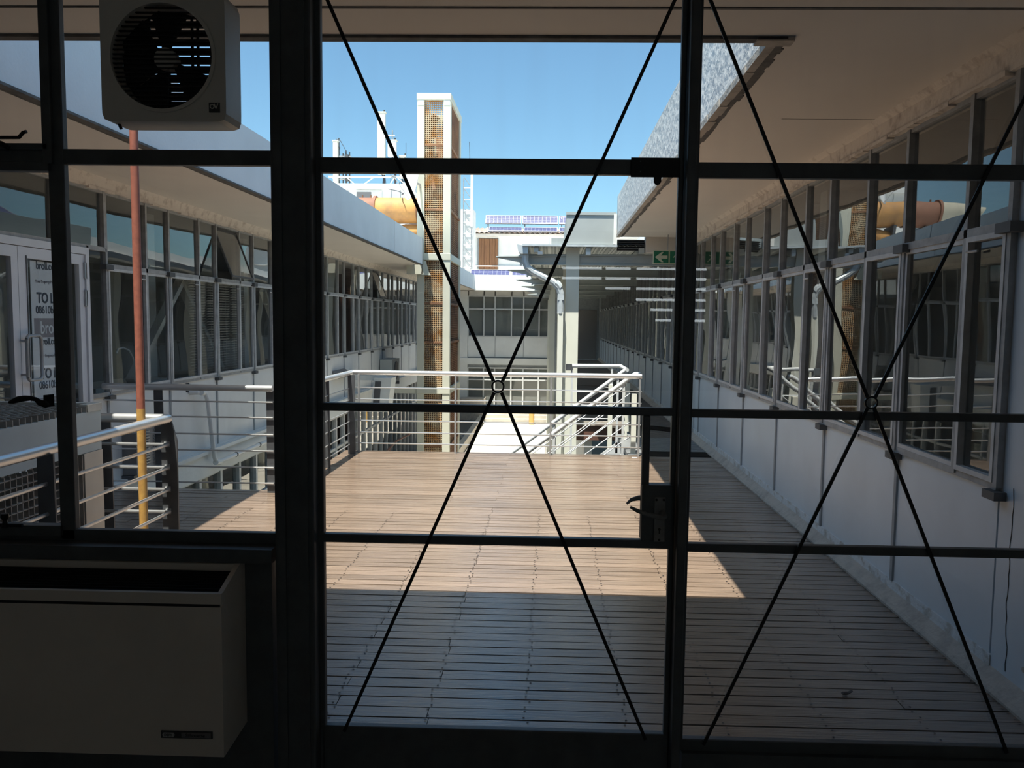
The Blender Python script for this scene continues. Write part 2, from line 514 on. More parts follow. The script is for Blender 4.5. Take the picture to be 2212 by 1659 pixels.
tag(MB().prism([(.73, .0), (.755, .002), (.775, .016), (.76, .008), (.735, .006)], 'y', 3.500, 3.518).build('dry_leaf', 'leaf'), 'small curled dark leaf lying on the shaded deck', 'leaf').location = (.55, -.12, .004)
tag(B(.97, 1.03, 9.33, 9.36, .003, .006).build('paper_scrap', 'paper'), 'tiny white scrap of paper on the deck by the far railing', 'scrap')

# right-hand kerb and the walkway beyond
trm = empty('trim_1', (1.97, 3, 0), 'rough concrete kerb at the foot of the right wall', 'kerb', kind='structure')
MB().prism([(1.93, -.05), (2.02, -.05), (2.02, .08), (2.0, .076), (1.945, .03), (1.93, .012)], 'y', GY, 33.5).build('kerb', 'conc', trm)
wk = empty('walkway', (1.5, 11, 0), 'dark walkway of metal plate and slanting boards beyond the deck', 'walkway', kind='structure')
B(1.18, 1.94, 9.52, 9.86, -.06, -.002).build('edge_plate', 'deck_dark', wk)
B(1.18, 1.94, 9.88, 11.02, -.03, .002).build('chequer_plate', 'plate', wk)
for k in range(12):
    B(1.20, 1.92, 9.93 + k * .09, 9.945 + k * .09, .002, .006).build('tread_rib', 'plate', wk)
for k in range(46):
    y0 = 10.95 + k * .20
    a, b = (1.18, 1.94) if y0 < 12.6 else (.42, 1.94)
    dx = b - a
    MB().prism([(a, y0), (b, y0 - dx * .8), (b, y0 + .185 - dx * .8), (a, y0 + .185)], 'z', -.04 if y0 > 11.8 else -.05, -.008).build('board', 'walk', wk)
B(.42, 1.94, 20, 33, -.05, -.01).build('board', 'walk', wk)
B(.36, .42, 12.6, 33, -.30, .02).build('side_beam', 'brown', wk)
B(.42, 1.18, 12.55, 12.62, -.28, -.04).build('end_beam', 'brown', wk)
B(.42, 1.18, 12.52, 12.58, -.04, .03).build('edge_board', 'conc', wk)

# ================================================================== window walls of both wings
def bay(n, X, s, y0, ym, y1, label, opened=False, z=(ZS, ZT, ZH), deep=.05, sash2=False):
    """One window bay of a wing; s = +1 when the courtyard is on the +X side, -1 when on the -X side"""
    zs, zt, zh = z
    r = empty('window_%d' % n, (X, y0, zs), label, 'window', kind='structure')
    w = .032
    f = MB()
    for yy in (y0, ym, y1):
        if yy == y1: continue
        f.box(X - s * .02, X + s * deep * .6, yy - w / 2, yy + w / 2, zs, zh)
    f.box(X - s * .02, X + s * .022, y0, y1, zs - .012, zs + .022)
    f.box(X - s * .02, X + s * .022, y0, y1, zh - .03, zh + .005)
    f.box(X - s * .02, X + s * .03, y0, y1, zt - .02, zt + .02)
    f.build('frame', 'alu', r)
    B(X - s * .0, X + s * .055, y0 - .05, y0 + .05, zs - .05, zs - .012).build('sill_bracket', 'bracket', r)
    B(X - s * .0, X + s * .065, y0 - .07, y0 + .05, zt - .035, zt + .01).build('hinge_block', 'bracket', r)
    for k, (a, b) in enumerate(((y0, ym), (ym, y1))):
        a += w / 2; b -= w / 2
        # lower light: projecting sash in pale aluminium
        sf = MB(); q = .024; x0, x1 = X + s * .002, X + s * (.034 if k == 0 else .02)
        for (ya, yb, za, zb) in ((a, a + q, zs + .02, zt - .02), (b - q, b, zs + .02, zt - .02), (a + q, b - q, zs + .02, zs + .02 + q), (a + q, b - q, zt - .02 - q, zt - .02)):
            sf.box(x0, x1, ya, yb, za, zb)
        sf.build('sash', 'alu_l', r)
        pn = B(-.002, .002, -(b - a) / 2 + q, (b - a) / 2 - q, zs + .02 + q, zt - .02 - q)
        pn.v = [(vx, vy, vz - (zs + zt) / 2) for vx, vy, vz in pn.v]
        o = pn.build('pane', 'glass_w'); o.parent = r
        o.location = (0, (a + b) / 2 - y0, (zs + zt) / 2 - zs)
        o.rotation_euler = (0, rnd.uniform(-.004, .004), rnd.uniform(-.005, .005))
        h = (zh - zt) / 2 - .025
        pn = B(-.002, .002, -(b - a) / 2 + .008, (b - a) / 2 - .008, -h, h)
        if opened and k == 0:
            g = MB(); hw = (b - a) / 2
            for (ya, yb, za, zb) in ((-hw, -hw + .02, -h, h), (hw - .02, hw, -h, h), (-hw + .02, hw - .02, -h, -h + .02), (-hw + .02, hw - .02, h - .02, h)):
                g.box(-.01, .01, ya, yb, za, zb)
            o = g.build('open_vent_sash', 'bracket'); o.parent = r
            o.location = (s * .10, (a + b) / 2 - y0, (zh + zt) / 2 - zs - .01)
            o.rotation_euler = (0, -s * .36, 0)
            o2 = pn.build('pane', 'glass_w'); o2.parent = o
        else:
            o = pn.build('pane', 'glass_w'); o.parent = r
            o.location = (0, (a + b) / 2 - y0, (zh + zt) / 2 - zs)
            o.rotation_euler = (0, rnd.uniform(-.005, .005), rnd.uniform(-.006, .006))
    if s > 0 or n % 2:
        T([(X + s * .03, ym - .12, zt - .09), (X + s * .045, ym - .05, zt - .09)], .006, 6).build('stay', 'alu_l', r)
    return r

# right wing
wr = empty('wall_right', (XR, 3, 0), 'right wing wall of pale blue panels under the windows', 'wall', kind='structure')
A0, PR = 4.61, 1.235
B(XR, XR + .12, GY, 3.56, .05, ZH + .02).build('pier', 'panel', wr)
crk = MB()
cy, cz = 3.44, .10
while cz < .88:
    ny, nz = cy + rnd.uniform(-.008, .010), cz + rnd.uniform(.02, .05)
    crk.bar((XR - .0012, cy, cz), (XR - .0012, ny, nz), .002, .0032, (0, 1, 0))
    cy, cz = ny, nz
crk.build('crack', 'black', wr, kind='stuff')
MB().tube([(XR - .004, 3.28, .22), (XR + .002, 3.28, .22)], .022, 12).build('bolt_hole', 'black', wr)
for p, q in (((3.22, .20), .014), ((3.31, .165), .012), ((3.2, .14), .01)):
    MB().tube([(XR - .003, p[0], p[1]), (XR + .002, p[0], p[1])], q, 7).build('paint_chip', 'conc', wr)
n = 1
bayX = [(3.56, 3.93 - .0, A0)] + [(A0 + PR * k, A0 + PR * k + .545, A0 + PR * (k + 1)) for k in range(0, 23)]
for i, (a, m_, b) in enumerate(bayX):
    lab = 'grey framed window bay of the right wing, %s from the glazed screen' % (ORD[i] if i < 24 else 'last')
    bay(n, XR, -1, a, m_ if i else 3.93, b, lab)
    n += 1
    B(XR, XR + .06, a + .014, b - .014, .125, ZS - .012).build('panel', 'panel', wr)
    B(XR - .012, XR + .02, b - .02, b + .012, .12, ZS - .012).build('joint_strip', 'strip', wr)
    B(XR - .006, XR + .05, a, b, .05, .124).build('base_strip', 'flake', wr)
B(XR + .02, XR + .12, 3.5, 33.5, .05, ZS - .02).build('backing', 'strip', wr)
B(XR, XR + .12, A0 + PR * 23 + .02, 34, -.05, ZC).build('end_pier', 'strip', wr)
mo = empty('trim_2', (XR, 3, ZH), 'flaking plaster band above the right wing windows', 'band', kind='structure')
MB().prism([(1.95, ZH + .0), (2.1, ZH + .0), (2.1, ZC + .01), (1.9, ZC + .01), (1.93, ZC - .02), (1.945, ZC - .03)], 'y', GY, 33.5).build('band', 'mould', mo)
pd = MB(); y = 3.6
while y < 20:
    d = rnd.uniform(.05, .22); w = rnd.uniform(.002, .016)
    pd.box(1.94 - w * .3, 2.0, y, y + d, ZH - w, ZH + .01)
    y += d
pd.build('ragged_edge', 'mould', mo, kind='stuff')

# left wing
wl = empty('wall_left', (XL, 7, 0), 'left wing wall of off white panels above a concrete band', 'wall', kind='structure')
AL, PL = 7.28, 1.21
bl = [(AL + PL * k, AL + PL * k + .73, AL + PL * (k + 1)) for k in range(0, 22)]
ZL = (.868, 2.045, 2.72)
for i, (a, m_, b) in enumerate(bl):
    lab = 'grey framed window bay of the left wing, %s beyond the white double door' % ORD[i]
    bay(n, XL, 1, a, m_, b, lab, opened=(i in (2, 9)), z=ZL)
    n += 1
    B(XL - .06, XL, a + .01, b - .01, .03, ZL[0] - .012).build('panel', 'panel_l', wl)
    B(XL - .02, XL + .012, a - .014, a + .014, .03, ZL[0] - .012).build('joint_strip', 'strip', wl)
B(XL - .12, XL - .02, 7.28, 34, -.3, ZL[0] - .02).build('backing', 'strip', wl)
B(XL - .12, XL - .02, 1.5, 7.28, -.3, -.01).build('backing', 'strip', wl)
B(XL - .12, XL, 1.5, 5.1, -.0, ZC).build('pier', 'panel_l', wl)
B(XL - .1, XL + .06, 7.23, 34, -.29, .03).build('floor_band', 'plaster', wl)
B(XL - .1, XL + .10, 7.23, 34, -.02, .02).build('ledge', 'plaster', wl)
mo = empty('trim_3', (XL, 3, ZH), 'flaking plaster band above the left wing windows', 'band', kind='structure')
MB().prism([(XL + .05, ZL[2]), (XL - .1, ZL[2]), (XL - .1, ZC + .01), (XL + .10, ZC + .01), (XL + .07, ZC - .03)], 'y', 1.9, 34).build('band', 'mould', mo)
pd = MB(); y = 5
while y < 20:
    d = rnd.uniform(.05, .22); w = rnd.uniform(.002, .018)
    pd.box(XL, XL + .055 + w * .3, y, y + d, ZL[2] - w, ZL[2] + .01)
    y += d
pd.build('ragged_edge', 'mould', mo, kind='stuff')
# lights above the door and side light
f = MB()
for yy in (5.12, 5.8, 6.52, 7.26):
    f.box(XL - .02, XL + .035, yy - .022, yy + .022, 2.20, ZL[2])
f.box(XL - .02, XL + .03, 5.1, 7.28, 2.17, 2.21); f.box(XL - .02, XL + .03, 5.1, 7.28, ZL[2] - .03, ZL[2])
f.box(XL - .02, XL + .03, 6.98, 7.28, .85, .89); f.box(XL - .02, XL + .03, 6.96, 6.99, 0, 2.2)
wt = empty('window_%d' % n, (XL, 5.1, 2.2), 'row of grey framed fanlights above the white double door', 'window', kind='structure'); n += 1
f.build('frame', 'alu', wt)
for a, b in ((5.14, 5.78), (5.82, 6.5), (6.54, 7.24)):
    B(XL - .002, XL + .002, a, b, 2.21, ZL[2] - .03).build('pane', 'glass_w', wt)
B(XL - .002, XL + .002, 6.99, 7.26, .89, 2.17).build('pane', 'glass_w', wt)
B(XL - .05, XL, 6.98, 7.28, .03, .86).build('panel', 'panel_l', wl)

# lower storeys
def lower(name, X, s, y0, y1, label, nm, step=.6):
    r = empty(name, (X, y0, ZG), label, 'window', kind='structure')
    y = y0
    while y < y1:
        b = min(y + step, y1)
        B(X - s * .03, X + s * .05, y - .03, y + .03, ZG, -.3).build('mullion', 'alu_l', r)
        B(X - .003, X + .003, y + .03, b - .03, ZG + .1, -.95).build('pane', 'glass_w', r)
        B(X - .003, X + .003, y + .03, b - .03, -.9, -.34).build('pane', 'glass_w', r)
        y = b
    f = MB().box(X - s * .03, X + s * .03, y0, y1, ZG, ZG + .1).box(X - s * .03, X + s * .03, y0, y1, -.95, -.9).box(X - s * .03, X + s * .03, y0, y1, -.34, -.29)
    f.build('rail', 'alu_l', r)
    return r
lower('window_%d' % n, XL - .05, 1, 5.0, 33.8, 'ground floor glazing strip under the left wing', n); n += 1
tag(B(.55, .67, 12.7, 33.8, ZG, -.3).build('wall_lower_right', 'plaster'), 'ground floor wall under the right walkway', 'wall', kind='structure')

# dark rooms behind the wings
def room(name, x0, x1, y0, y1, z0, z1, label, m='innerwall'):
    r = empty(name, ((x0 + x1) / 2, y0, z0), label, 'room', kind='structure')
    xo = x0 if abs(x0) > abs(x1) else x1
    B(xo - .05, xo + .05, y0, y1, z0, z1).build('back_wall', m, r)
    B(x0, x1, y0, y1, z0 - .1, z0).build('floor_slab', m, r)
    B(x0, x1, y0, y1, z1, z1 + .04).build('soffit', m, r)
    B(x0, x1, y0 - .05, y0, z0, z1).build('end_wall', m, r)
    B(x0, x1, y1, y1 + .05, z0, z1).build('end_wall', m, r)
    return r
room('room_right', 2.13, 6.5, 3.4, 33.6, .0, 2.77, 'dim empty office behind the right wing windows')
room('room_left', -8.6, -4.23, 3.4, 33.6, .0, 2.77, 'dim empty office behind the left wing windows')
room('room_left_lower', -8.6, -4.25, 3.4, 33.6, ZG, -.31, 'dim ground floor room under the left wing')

# ================================================================== end building and the block above it
be = empty('wall_back', (-1.8, 34, 0), 'end wall of the courtyard with pale panels on two floors', 'wall', kind='structure')
XS = [-3.53, -2.86, -2.39, -1.69, -1.18, -.52, -.03]
B(-.0, 2.0, 33.9, 34.1, ZG, 2.8).build('grey_panel', 'strip', be)
B(.95, 1.9, 33.87, 33.9, 0, 2.05).build('flush_door', 'grey_p', be)
for a, b in ((-4.1, -3.55), (-3.53, -2.39), (-2.37, -1.19), (-1.17, -.03)):
    B(a, b, 33.98, 34.1, .02, .87).build('panel', 'panel_l', be)
B(-4.1, 2.0, 34.02, 34.12, -.45, .88).build('backing', 'strip', be)
B(-4.0, .1, 33.85, 34.0, -.30, -.03).build('floor_band', 'plaster', be)
B(-4.1, -3.55, 33.9, 34.1, ZG, 2.8).build('corner_pier', 'panel_l', be)
for a, b in zip(XS[:-1], XS[1:]):
    B(a + .03, b - .03, 34.0, 34.04, 2.59, 2.80).build('head_panel', 'plaster', be)
def bwin(nm, z0, zt, z1, lab):
    r = empty(nm, (-1.8, 34, z0), lab, 'window', kind='structure')
    f = MB()
    for x in XS: f.box(x - .028, x + .028, 33.93, 34.03, z0, z1)
    for zz in (z0, zt, z1): f.box(XS[0], XS[-1], 33.95, 34.03, zz - .028, zz + .028)
    f.build('frame', 'alu_l', r)
    for a, b in zip(XS[:-1], XS[1:]):
        B(a + .03, b - .03, 34.0, 34.004, z0 + .03, zt - .03).build('pane', 'glass_w', r)
        B(a + .03, b - .03, 34.0, 34.004, zt + .03, z1 - .03).build('pane', 'glass_w', r)
    return r
bwin('window_%d' % n, .89, 2.04, 2.58, 'upper window strip of the end building'); n += 1
bwin('window_%d' % n, -2.1, -.95, -.45, 'ground floor glazed doors of the end building'); n += 1
room('room_end', -4.0, 2.0, 34.2, 38, .0, 2.8, 'dim room behind the end building windows')
room('room_end_lower', -4.0, 2.0, 34.2, 38, -2.2, -.3, 'dim ground floor room of the end building')
st = empty('entrance_steps', (-1.6, 33, ZG), 'broad pale steps up to the end building doors', 'steps', kind='structure')
for k in range(4):
    B(-2.75, -.1, 33.05 + .25 * k, 34.0, ZG, ZG + .06 + .13 * (k + 1)).build('step', 'path', st)
B(-4.1, -2.75, 33.1, 34.0, ZG, -1.7).build('side_block', 'conc', st)
B(-.1, 2, 33.1, 34.0, ZG, -2.1).build('side_block', 'conc', st)
rb = empty('roof_end', (-1, 33, ZC), 'flat roof of the end building with bright white fascia', 'roof', kind='structure')
B(-3.17, 4, 32.9, 33.0, ZC - .03, ZF + .02).build('fascia', 'plaster', rb)
B(-4.6, 4, 33.05, 42, ZC + .18, 3.1).build('roof_deck', 'soffit', rb)
B(-3.2, 4, 33.0, 34.2, ZC - .03, 2.999).build('roof_deck', 'soffit', rb)
ub = empty('rear_block', (-1, 42, 3), 'taller pale block behind the end building roof', 'building', kind='structure')
for a, b in ((-9, -6.4), (-6.38, -3.9), (-2.82, -.2), (-.18, 2.6), (2.62, 8)):
    B(a, b, 42, 42.15, 3.1, 6.2).build('wall_panel', 'plaster', ub)
B(-3.9, -2.82, 42, 42.15, 5.82, 6.2).build('wall_panel', 'plaster', ub)
B(-3.9, -2.82, 42, 42.15, 3.1, 4.2).build('wall_panel', 'plaster', ub)
B(-9, 8, 41.7, 42.0, 5.90, 6.02).build('eaves_board', 'panel_l', ub)
B(-9, 8, 41.9, 42.0, 4.35, 4.40).build('flashing', 'panel_l', ub)
sh = empty('timber_shutter', (-3.34, 42, 4.2), 'brown varnished timber shutter door in the rear block wall', 'shutter')
for k in range(7):
    w = 1.0 / 7
    B(-3.84 + k * w + .006, -3.84 + (k + 1) * w - .006, 41.94, 41.99, 4.22, 5.78).build('plank', 'timber', sh)
B(-3.88, -3.84, 41.93, 42.02, 4.2, 5.82).build('frame', 'strip', sh); B(-2.84, -2.80, 41.93, 42.02, 4.2, 5.82).build('frame', 'strip', sh)
B(-3.86, -2.82, 42.0, 42.1, 4.2, 5.8).build('backing', 'deck_dark', sh)
cr = MB(); nx = 400
for k in range(nx):
    xa, xb = -9 + 17 * k / nx, -9 + 17 * (k + 1) / nx
    za, zb = [.035 * math.cos(2 * PI * x / .26) for x in (xa, xb)]
    cr.add([(xa, 41.45, 6.06 + za), (xb, 41.45, 6.06 + zb), (xb, 48, 7.0 + zb), (xa, 48, 7.0 + za), (xa, 41.45, 6.04 + za), (xb, 41.45, 6.04 + zb)], [(0, 1, 2, 3), (4, 5, 1, 0)])
cr.build('corrugated_sheet', 'corr', ub, smooth=True)

def solar(loc, w, h, tilt, label, group, dirn=1, rotz=0, grid=(9, 5)):
    r = empty('solar_panel', loc, label, 'solar panel', group)
    r.rotation_euler = (tilt, 0, rotz)
    def P(mb, nm, m):
        o = mb.build(nm, m); o.parent = r; return o
    P(MB().box(-w / 2, w / 2, -h / 2, h / 2, -.02, .012), 'cells', 'cell')
    t = .035
    P(MB().box(-w / 2, w / 2, -h / 2, -h / 2 + t, -.03, .03).box(-w / 2, w / 2, h / 2 - t, h / 2, -.03, .03).box(-w / 2, -w / 2 + t, -h / 2 + t, h / 2 - t, -.03, .03).box(w / 2 - t, w / 2, -h / 2 + t, h / 2 - t, -.03, .03), 'frame', 'cellline')
    l = MB()
    for k in range(1, grid[0]): l.box(-w / 2 + w * k / grid[0] - .004, -w / 2 + w * k / grid[0] + .004, -h / 2, h / 2, .012, .016)
    for k in range(1, grid[1]): l.box(-w / 2, w / 2, -h / 2 + h * k / grid[1] - .003, -h / 2 + h * k / grid[1] + .003, .012, .016)
    P(l, 'cell_lines', 'cellline')
    return r
names = ['leftmost', 'middle', 'right hand']
for k in range(3):
    r1 = solar((-2.56 + 1.9 * k, 41.9, 6.75), 1.84, .62, math.radians(48), 'blue solar panel, %s of the upper rack on the rear block roof' % names[k], 'solar panels on the rear block roof')
    solar((-2.42 + 1.8 * k, 41.45, 6.22), 1.72, .34, math.radians(40), 'narrow blue solar panel, %s of the lower rack at the rear block eaves' % names[k], 'solar panels on the rear block roof')
    rk = MB().bar((-3.35 + 1.9 * k, 41.62, 6.06), (-3.35 + 1.9 * k, 42.0, 6.9), .04, .04).bar((-3.35 + 1.9 * k, 42.3, 6.1), (-3.35 + 1.9 * k, 42.0, 6.9), .04, .04)
    o = rk.build('rack', 'galv_l', kind='stuff'); o.parent = r1; o.matrix_parent_inverse = (Matrix.Translation(r1.location) @ r1.rotation_euler.to_matrix().to_4x4()).inverted()
for k in range(2):
    solar((-2.66 + 1.78 * k, 34.6, 3.55), 1.72, .55, math.radians(40), 'blue solar panel, %s of the pair on the end building roof' % ('nearer the tower' if k == 0 else 'nearer the canopy'), 'solar panels on the end building roof')
for k in range(7):
    r1 = solar((3.1, 4.4 + 1.9 * k, 3.72), 1.0, 1.7, 0, 'blue solar panel, %s in the row on the right wing roof' % ORD[k], 'solar panels on the right wing roof', grid=(6, 10))
    r1.rotation_euler = (0, math.radians(-28), 0)
    yk = 4.4 + 1.9 * k
    rk = MB().bar((2.7, yk - .6, ZF - .1), (2.7, yk - .6, 3.52), .04, .04).bar((2.7, yk + .6, ZF - .1), (2.7, yk + .6, 3.52), .04, .04).bar((3.5, yk - .6, ZF - .1), (3.5, yk - .6, 3.92), .04, .04).bar((3.5, yk + .6, ZF - .1), (3.5, yk + .6, 3.92), .04, .04)
    o = rk.build('rack', 'galv_l', kind='stuff'); o.parent = r1; o.matrix_parent_inverse = (Matrix.Translation(r1.location) @ r1.rotation_euler.to_matrix().to_4x4()).inverted()

# ================================================================== grating tower
tw = empty('duct_tower', (-2.75, 18.6, ZG), 'tall cream steel duct tower clad in rusty square grating', 'tower')
X0, X1, Y0, Y1, ZT2 = -3.13, -2.36, 18.6, 20.72, 6.71
LW = .17
for x in (X0, X1 - LW):
    for y in (Y0, Y1 - LW):
        B(x, x + LW, y, y + LW, ZG, ZT2 - .14).build('leg', 'tower', tw, bevel=.006)
def ringbeam(z0, z1, nm):
    m = MB().box(X0 - .01, X1 + .01, Y0 - .015, Y0 + LW, z0, z1).box(X0 - .01, X1 + .01, Y1 - LW, Y1 + .01, z0, z1).box(X0 - .01, X0 + .06, Y0 + LW, Y1 - LW, z0, z1).box(X1 - .06, X1 + .01, Y0 + LW, Y1 - LW, z0, z1)
    m.build(nm, 'tower', tw, bevel=.01)
ringbeam(ZT2 - .15, ZT2, 'top_beam')
ringbeam(2.95, 3.11, 'cross_beam')
ringbeam(-.15, .0, 'cross_beam')
B(XL + .1, X0, Y0 + .02, Y0 + .16, -.15, -.02).build('link_beam', 'tower', tw)
for x in (X0, X1 - LW):
    B(x + .015, x + LW - .015, Y0 - .008, Y0 + .02, ZT2 - .27, ZT2 - .15).build('cap_plate', 'canopy', tw)
B(X0 - .22, X0 + .15, Y0 - .12, Y0 + .02, 2.62, 2.95).build('bracket', 'tower', tw)
MB().prism([(X0 + .12, 2.60), (X0 + .34, 2.60), (X0 + .30, 2.66), (X0 + .22, 2.92), (X0 + .15, 2.92)], 'y', Y0 - .12, Y0 - .08).build('gusset', 'tower', tw)
def grating(z0, z1, m1, m2):
    pit = .0445
    mb = MB()
    xa, xb = X0 + LW, X1 - LW
    k = 0
    nx = 10; px = (xb - xa) / nx
    for k in range(nx + 1):
        mb.box(xa + k * px - .0075, xa + k * px + .0075, Y0 + .05, Y0 + .075, z0, z1)
    z = z0
    while z <= z1:
        mb.box(xa, xb, Y0 + .048, Y0 + .073, z - .007, z + .007); z += pit
    mb.build('front_grating', m1, tw, kind='stuff')
    for nm, x in (('side_grating', X1 - .05), ('side_grating', X0 + .05)):
        mb = MB()
        y = Y0 + LW
        while y < Y1 - LW:
            mb.box(x - .01, x + .01, y - .006, y + .006, z0, z1); y += pit
        z = z0
        while z <= z1:
            mb.box(x - .012, x + .012, Y0 + LW, Y1 - LW, z - .007, z + .007); z += pit
        mb.build(nm, m2, tw, kind='stuff')
    mb = MB()
    for k in range(nx + 1):
        mb.box(xa + k * px - .005, xa + k * px + .005, Y1 - .06, Y1 - .04, z0, z1)
    z = z0
    while z <= z1:
        mb.box(xa, xb, Y1 - .06, Y1 - .04, z - .005, z + .005); z += pit
    mb.build('rear_grating', m2, tw, kind='stuff')
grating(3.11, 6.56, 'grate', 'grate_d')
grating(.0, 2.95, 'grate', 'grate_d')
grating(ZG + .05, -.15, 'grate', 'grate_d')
for z in (1.05, 1.95, 4.1, 5.55, -1.4):
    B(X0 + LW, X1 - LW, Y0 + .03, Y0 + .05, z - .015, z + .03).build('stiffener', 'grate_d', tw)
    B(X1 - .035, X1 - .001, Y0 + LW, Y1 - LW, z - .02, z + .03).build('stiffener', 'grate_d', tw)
MB().tube([(-2.86, 19.55, ZG), (-2.86, 19.55, 3.7), (-2.82, 19.55, 4.6), (-2.72, 19.55, 5.4), (-2.74, 19.55, 5.9)], .22, 20, radii=[.24, .24, .2, .12, .08]).build('inner_duct', 'duct_r', tw, smooth=True)
MB().tube([(-2.90, 19.3, 5.9), (-2.85, 19.0, 6.15), (-2.74, 18.95, 6.3)], .1, 10).build('inner_bend', 'grate_d', tw, smooth=True)

du = empty('rooftop_duct', (-4.2, 19.3, 3.4), 'large orange rusted duct lying on the left wing roof beside the tower', 'duct')
zc = 4.16
MB().tube([(-3.12, 19.3, zc), (-4.2, 19.3, zc)], .305, 28).build('duct_section', 'duct_o', du, smooth=True)
MB().tube([(-3.2, 19.3, zc), (-3.23, 19.3, zc)], .32, 28).build('flange', 'grate_d', du, smooth=True)
MB().tube([(-4.2, 19.3, zc), (-4.26, 19.3, zc)], .345, 28).build('flange', 'duct_r', du, smooth=True)
MB().tube([(-4.26, 19.3, zc), (-5.0, 19.3, zc)], .30, 28).build('duct_section', 'duct_r', du, smooth=True)
MB().tube([(-5.0, 19.3, zc), (-5.06, 19.3, zc)], .345, 28).build('flange', 'duct_r', du, smooth=True)
MB().tube([(-5.06, 19.3, zc), (-5.6, 19.3, zc), (-5.95, 19.3, zc + .16)], .30, 28, radii=[.29, .23, .03]).build('cowl', 'duct_c', du, smooth=True)
MB().tube([(-3.12, 19.3, 3.66), (-3.5, 19.3, 3.66), (-3.85, 19.3, 3.58), (-4.05, 19.3, 3.32)], .19, 20).build('elbow', 'duct_o', du, smooth=True)
for x in (-3.9, -4.7):
    B(x - .04, x + .04, 19.0, 19.6, 3.3, 3.87).build('saddle', 'galv', du)
for a in (-4.35, -4.55, -4.85):
    B(a - .012, a + .012, 19.28, 19.32, zc + .29, zc + .36).build('lug', 'grate_d', du)

# ================================================================== plant room, aerials, dish
pr = empty('plant_room', (-5.6, 26, 3.3), 'white flat roofed plant room on the left wing roof', 'building')
B(-7.4, -4.62, 26, 29, 3.3, 5.72).build('wall_box', 'plaster', pr)
B(-7.5, -4.5, 25.85, 29.1, 5.72, 5.88).build('roof_edge', 'panel_l', pr)
for x in (-6.6, -5.2, -4.9): B(x - .008, x + .008, 25.99, 26.0, 3.3, 5.7).build('joint', 'strip', pr)
wf = B(-6.36, -5.5, 25.96, 26.0, 5.0, 5.68).build('window_frame', 'plaster', pr)
B(-6.31, -5.84, 25.95, 25.962, 5.05, 5.63).build('louvre_shutter', 'grey_p', wf)
B(-5.8, -5.56, 25.95, 25.962, 5.05, 5.63).build('pane', 'panel_l', wf)
fr = MB().tube([(-7.5, 27, 6.28), (-4.3, 27, 6.28)], .03, 6)
for a, b in ((-7.4, -7.0), (-6.0, -6.55), (-6.9, -6.45), (-5.3, -5.55), (-5.2, -4.75), (-4.4, -4.7)):
    fr.tube([(a, 27, 6.27), (b, 27, 5.88)], .018, 6)
tag(fr.build('roof_truss', 'pvc'), 'white tubular truss rail along the plant room roof', 'truss')
def aerial(x0, x1, z0, z1, y, label, m='antenna', group='aerials on the plant room roof', cables=True, box=None):
    r = empty('antenna', ((x0 + x1) / 2, y, z0), label, 'antenna', group)
    B(x0, x1, y, y + .16, z0 + .0, z1).build('cover', m, r, bevel=.03)
    B(x0 - .015, x1 + .02, y - .01, y + .17, z1 - .03, z1 + .01).build('cap', 'antenna', r)
    T([((x0 + x1) / 2 + .06, y + .25, 5.88), ((x0 + x1) / 2 + .06, y + .25, z1 + .12)], .025, 6).build('pole', 'galv', r)
    for zz in (z0 + .2, z1 - .2):
        B((x0 + x1) / 2 + .02, (x0 + x1) / 2 + .1, y + .12, y + .28, zz - .03, zz + .03).build('clamp', 'galv', r)
    if cables:
        for k in range(4):
            xx = (x0 + x1) / 2 + rnd.uniform(-.12, .14)
            T([((x0 + x1) / 2, y + .1, z0 + .02), (xx, y + .1, z0 - .12), (xx + rnd.uniform(-.05, .05), y + .1, 5.9)], .012, 5).build('cable', 'cable', r)
    return r
a1_ = aerial(-7.42, -7.25, 6.12, 7.52, 27.2, 'tall narrow cream aerial, farthest from the tower')
aerial(-5.93, -5.65, 6.42, 8.46, 27.2, 'tallest boxy cream aerial on the plant room roof')
a3_ = aerial(-5.53, -5.24, 6.95, 7.5, 27.0, 'short white box aerial with a stub above it', 'dishm')
aerial(-5.2, -5.0, 6.3, 7.05, 27.3, 'small cream aerial nearest the tower')
sp = a3_
T([(-5.7, 27.1, 7.66), (-5.30, 27.1, 7.66)], .022, 6).build('arm', 'galv_l', sp)
T([(-5.38, 27.1, 7.48), (-5.38, 27.1, 7.84)], .022, 6).build('stub', 'galv_l', sp)
cl = a1_
for x, zt_ in ((-7.08, 7.1), (-6.98, 7.2), (-6.86, 7.15)):
    T([(x, 27.25, 5.88), (x, 27.25, zt_)], .022, 6).build('pole', 'galv', cl)
for zz in (6.25, 6.5, 6.85, 7.0):
    B(-7.2, -6.8, 27.2, 27.24, zz - .03, zz + .01).build('clamp_arm', 'galv_l', cl)
    B(-7.0, -6.88, 27.14, 27.3, zz - .07, zz + .05).build('clamp', 'galv', cl)
T([(-7.3, 27.2, 7.56), (-7.15, 27.2, 7.5), (-6.98, 27.2, 7.2)], .01, 5).build('cable', 'cable', cl)
T([(-4.95, 27.2, 7.0), (-4.95, 27.2, 7.45)], .01, 5).build('whip', 'galv', cl)

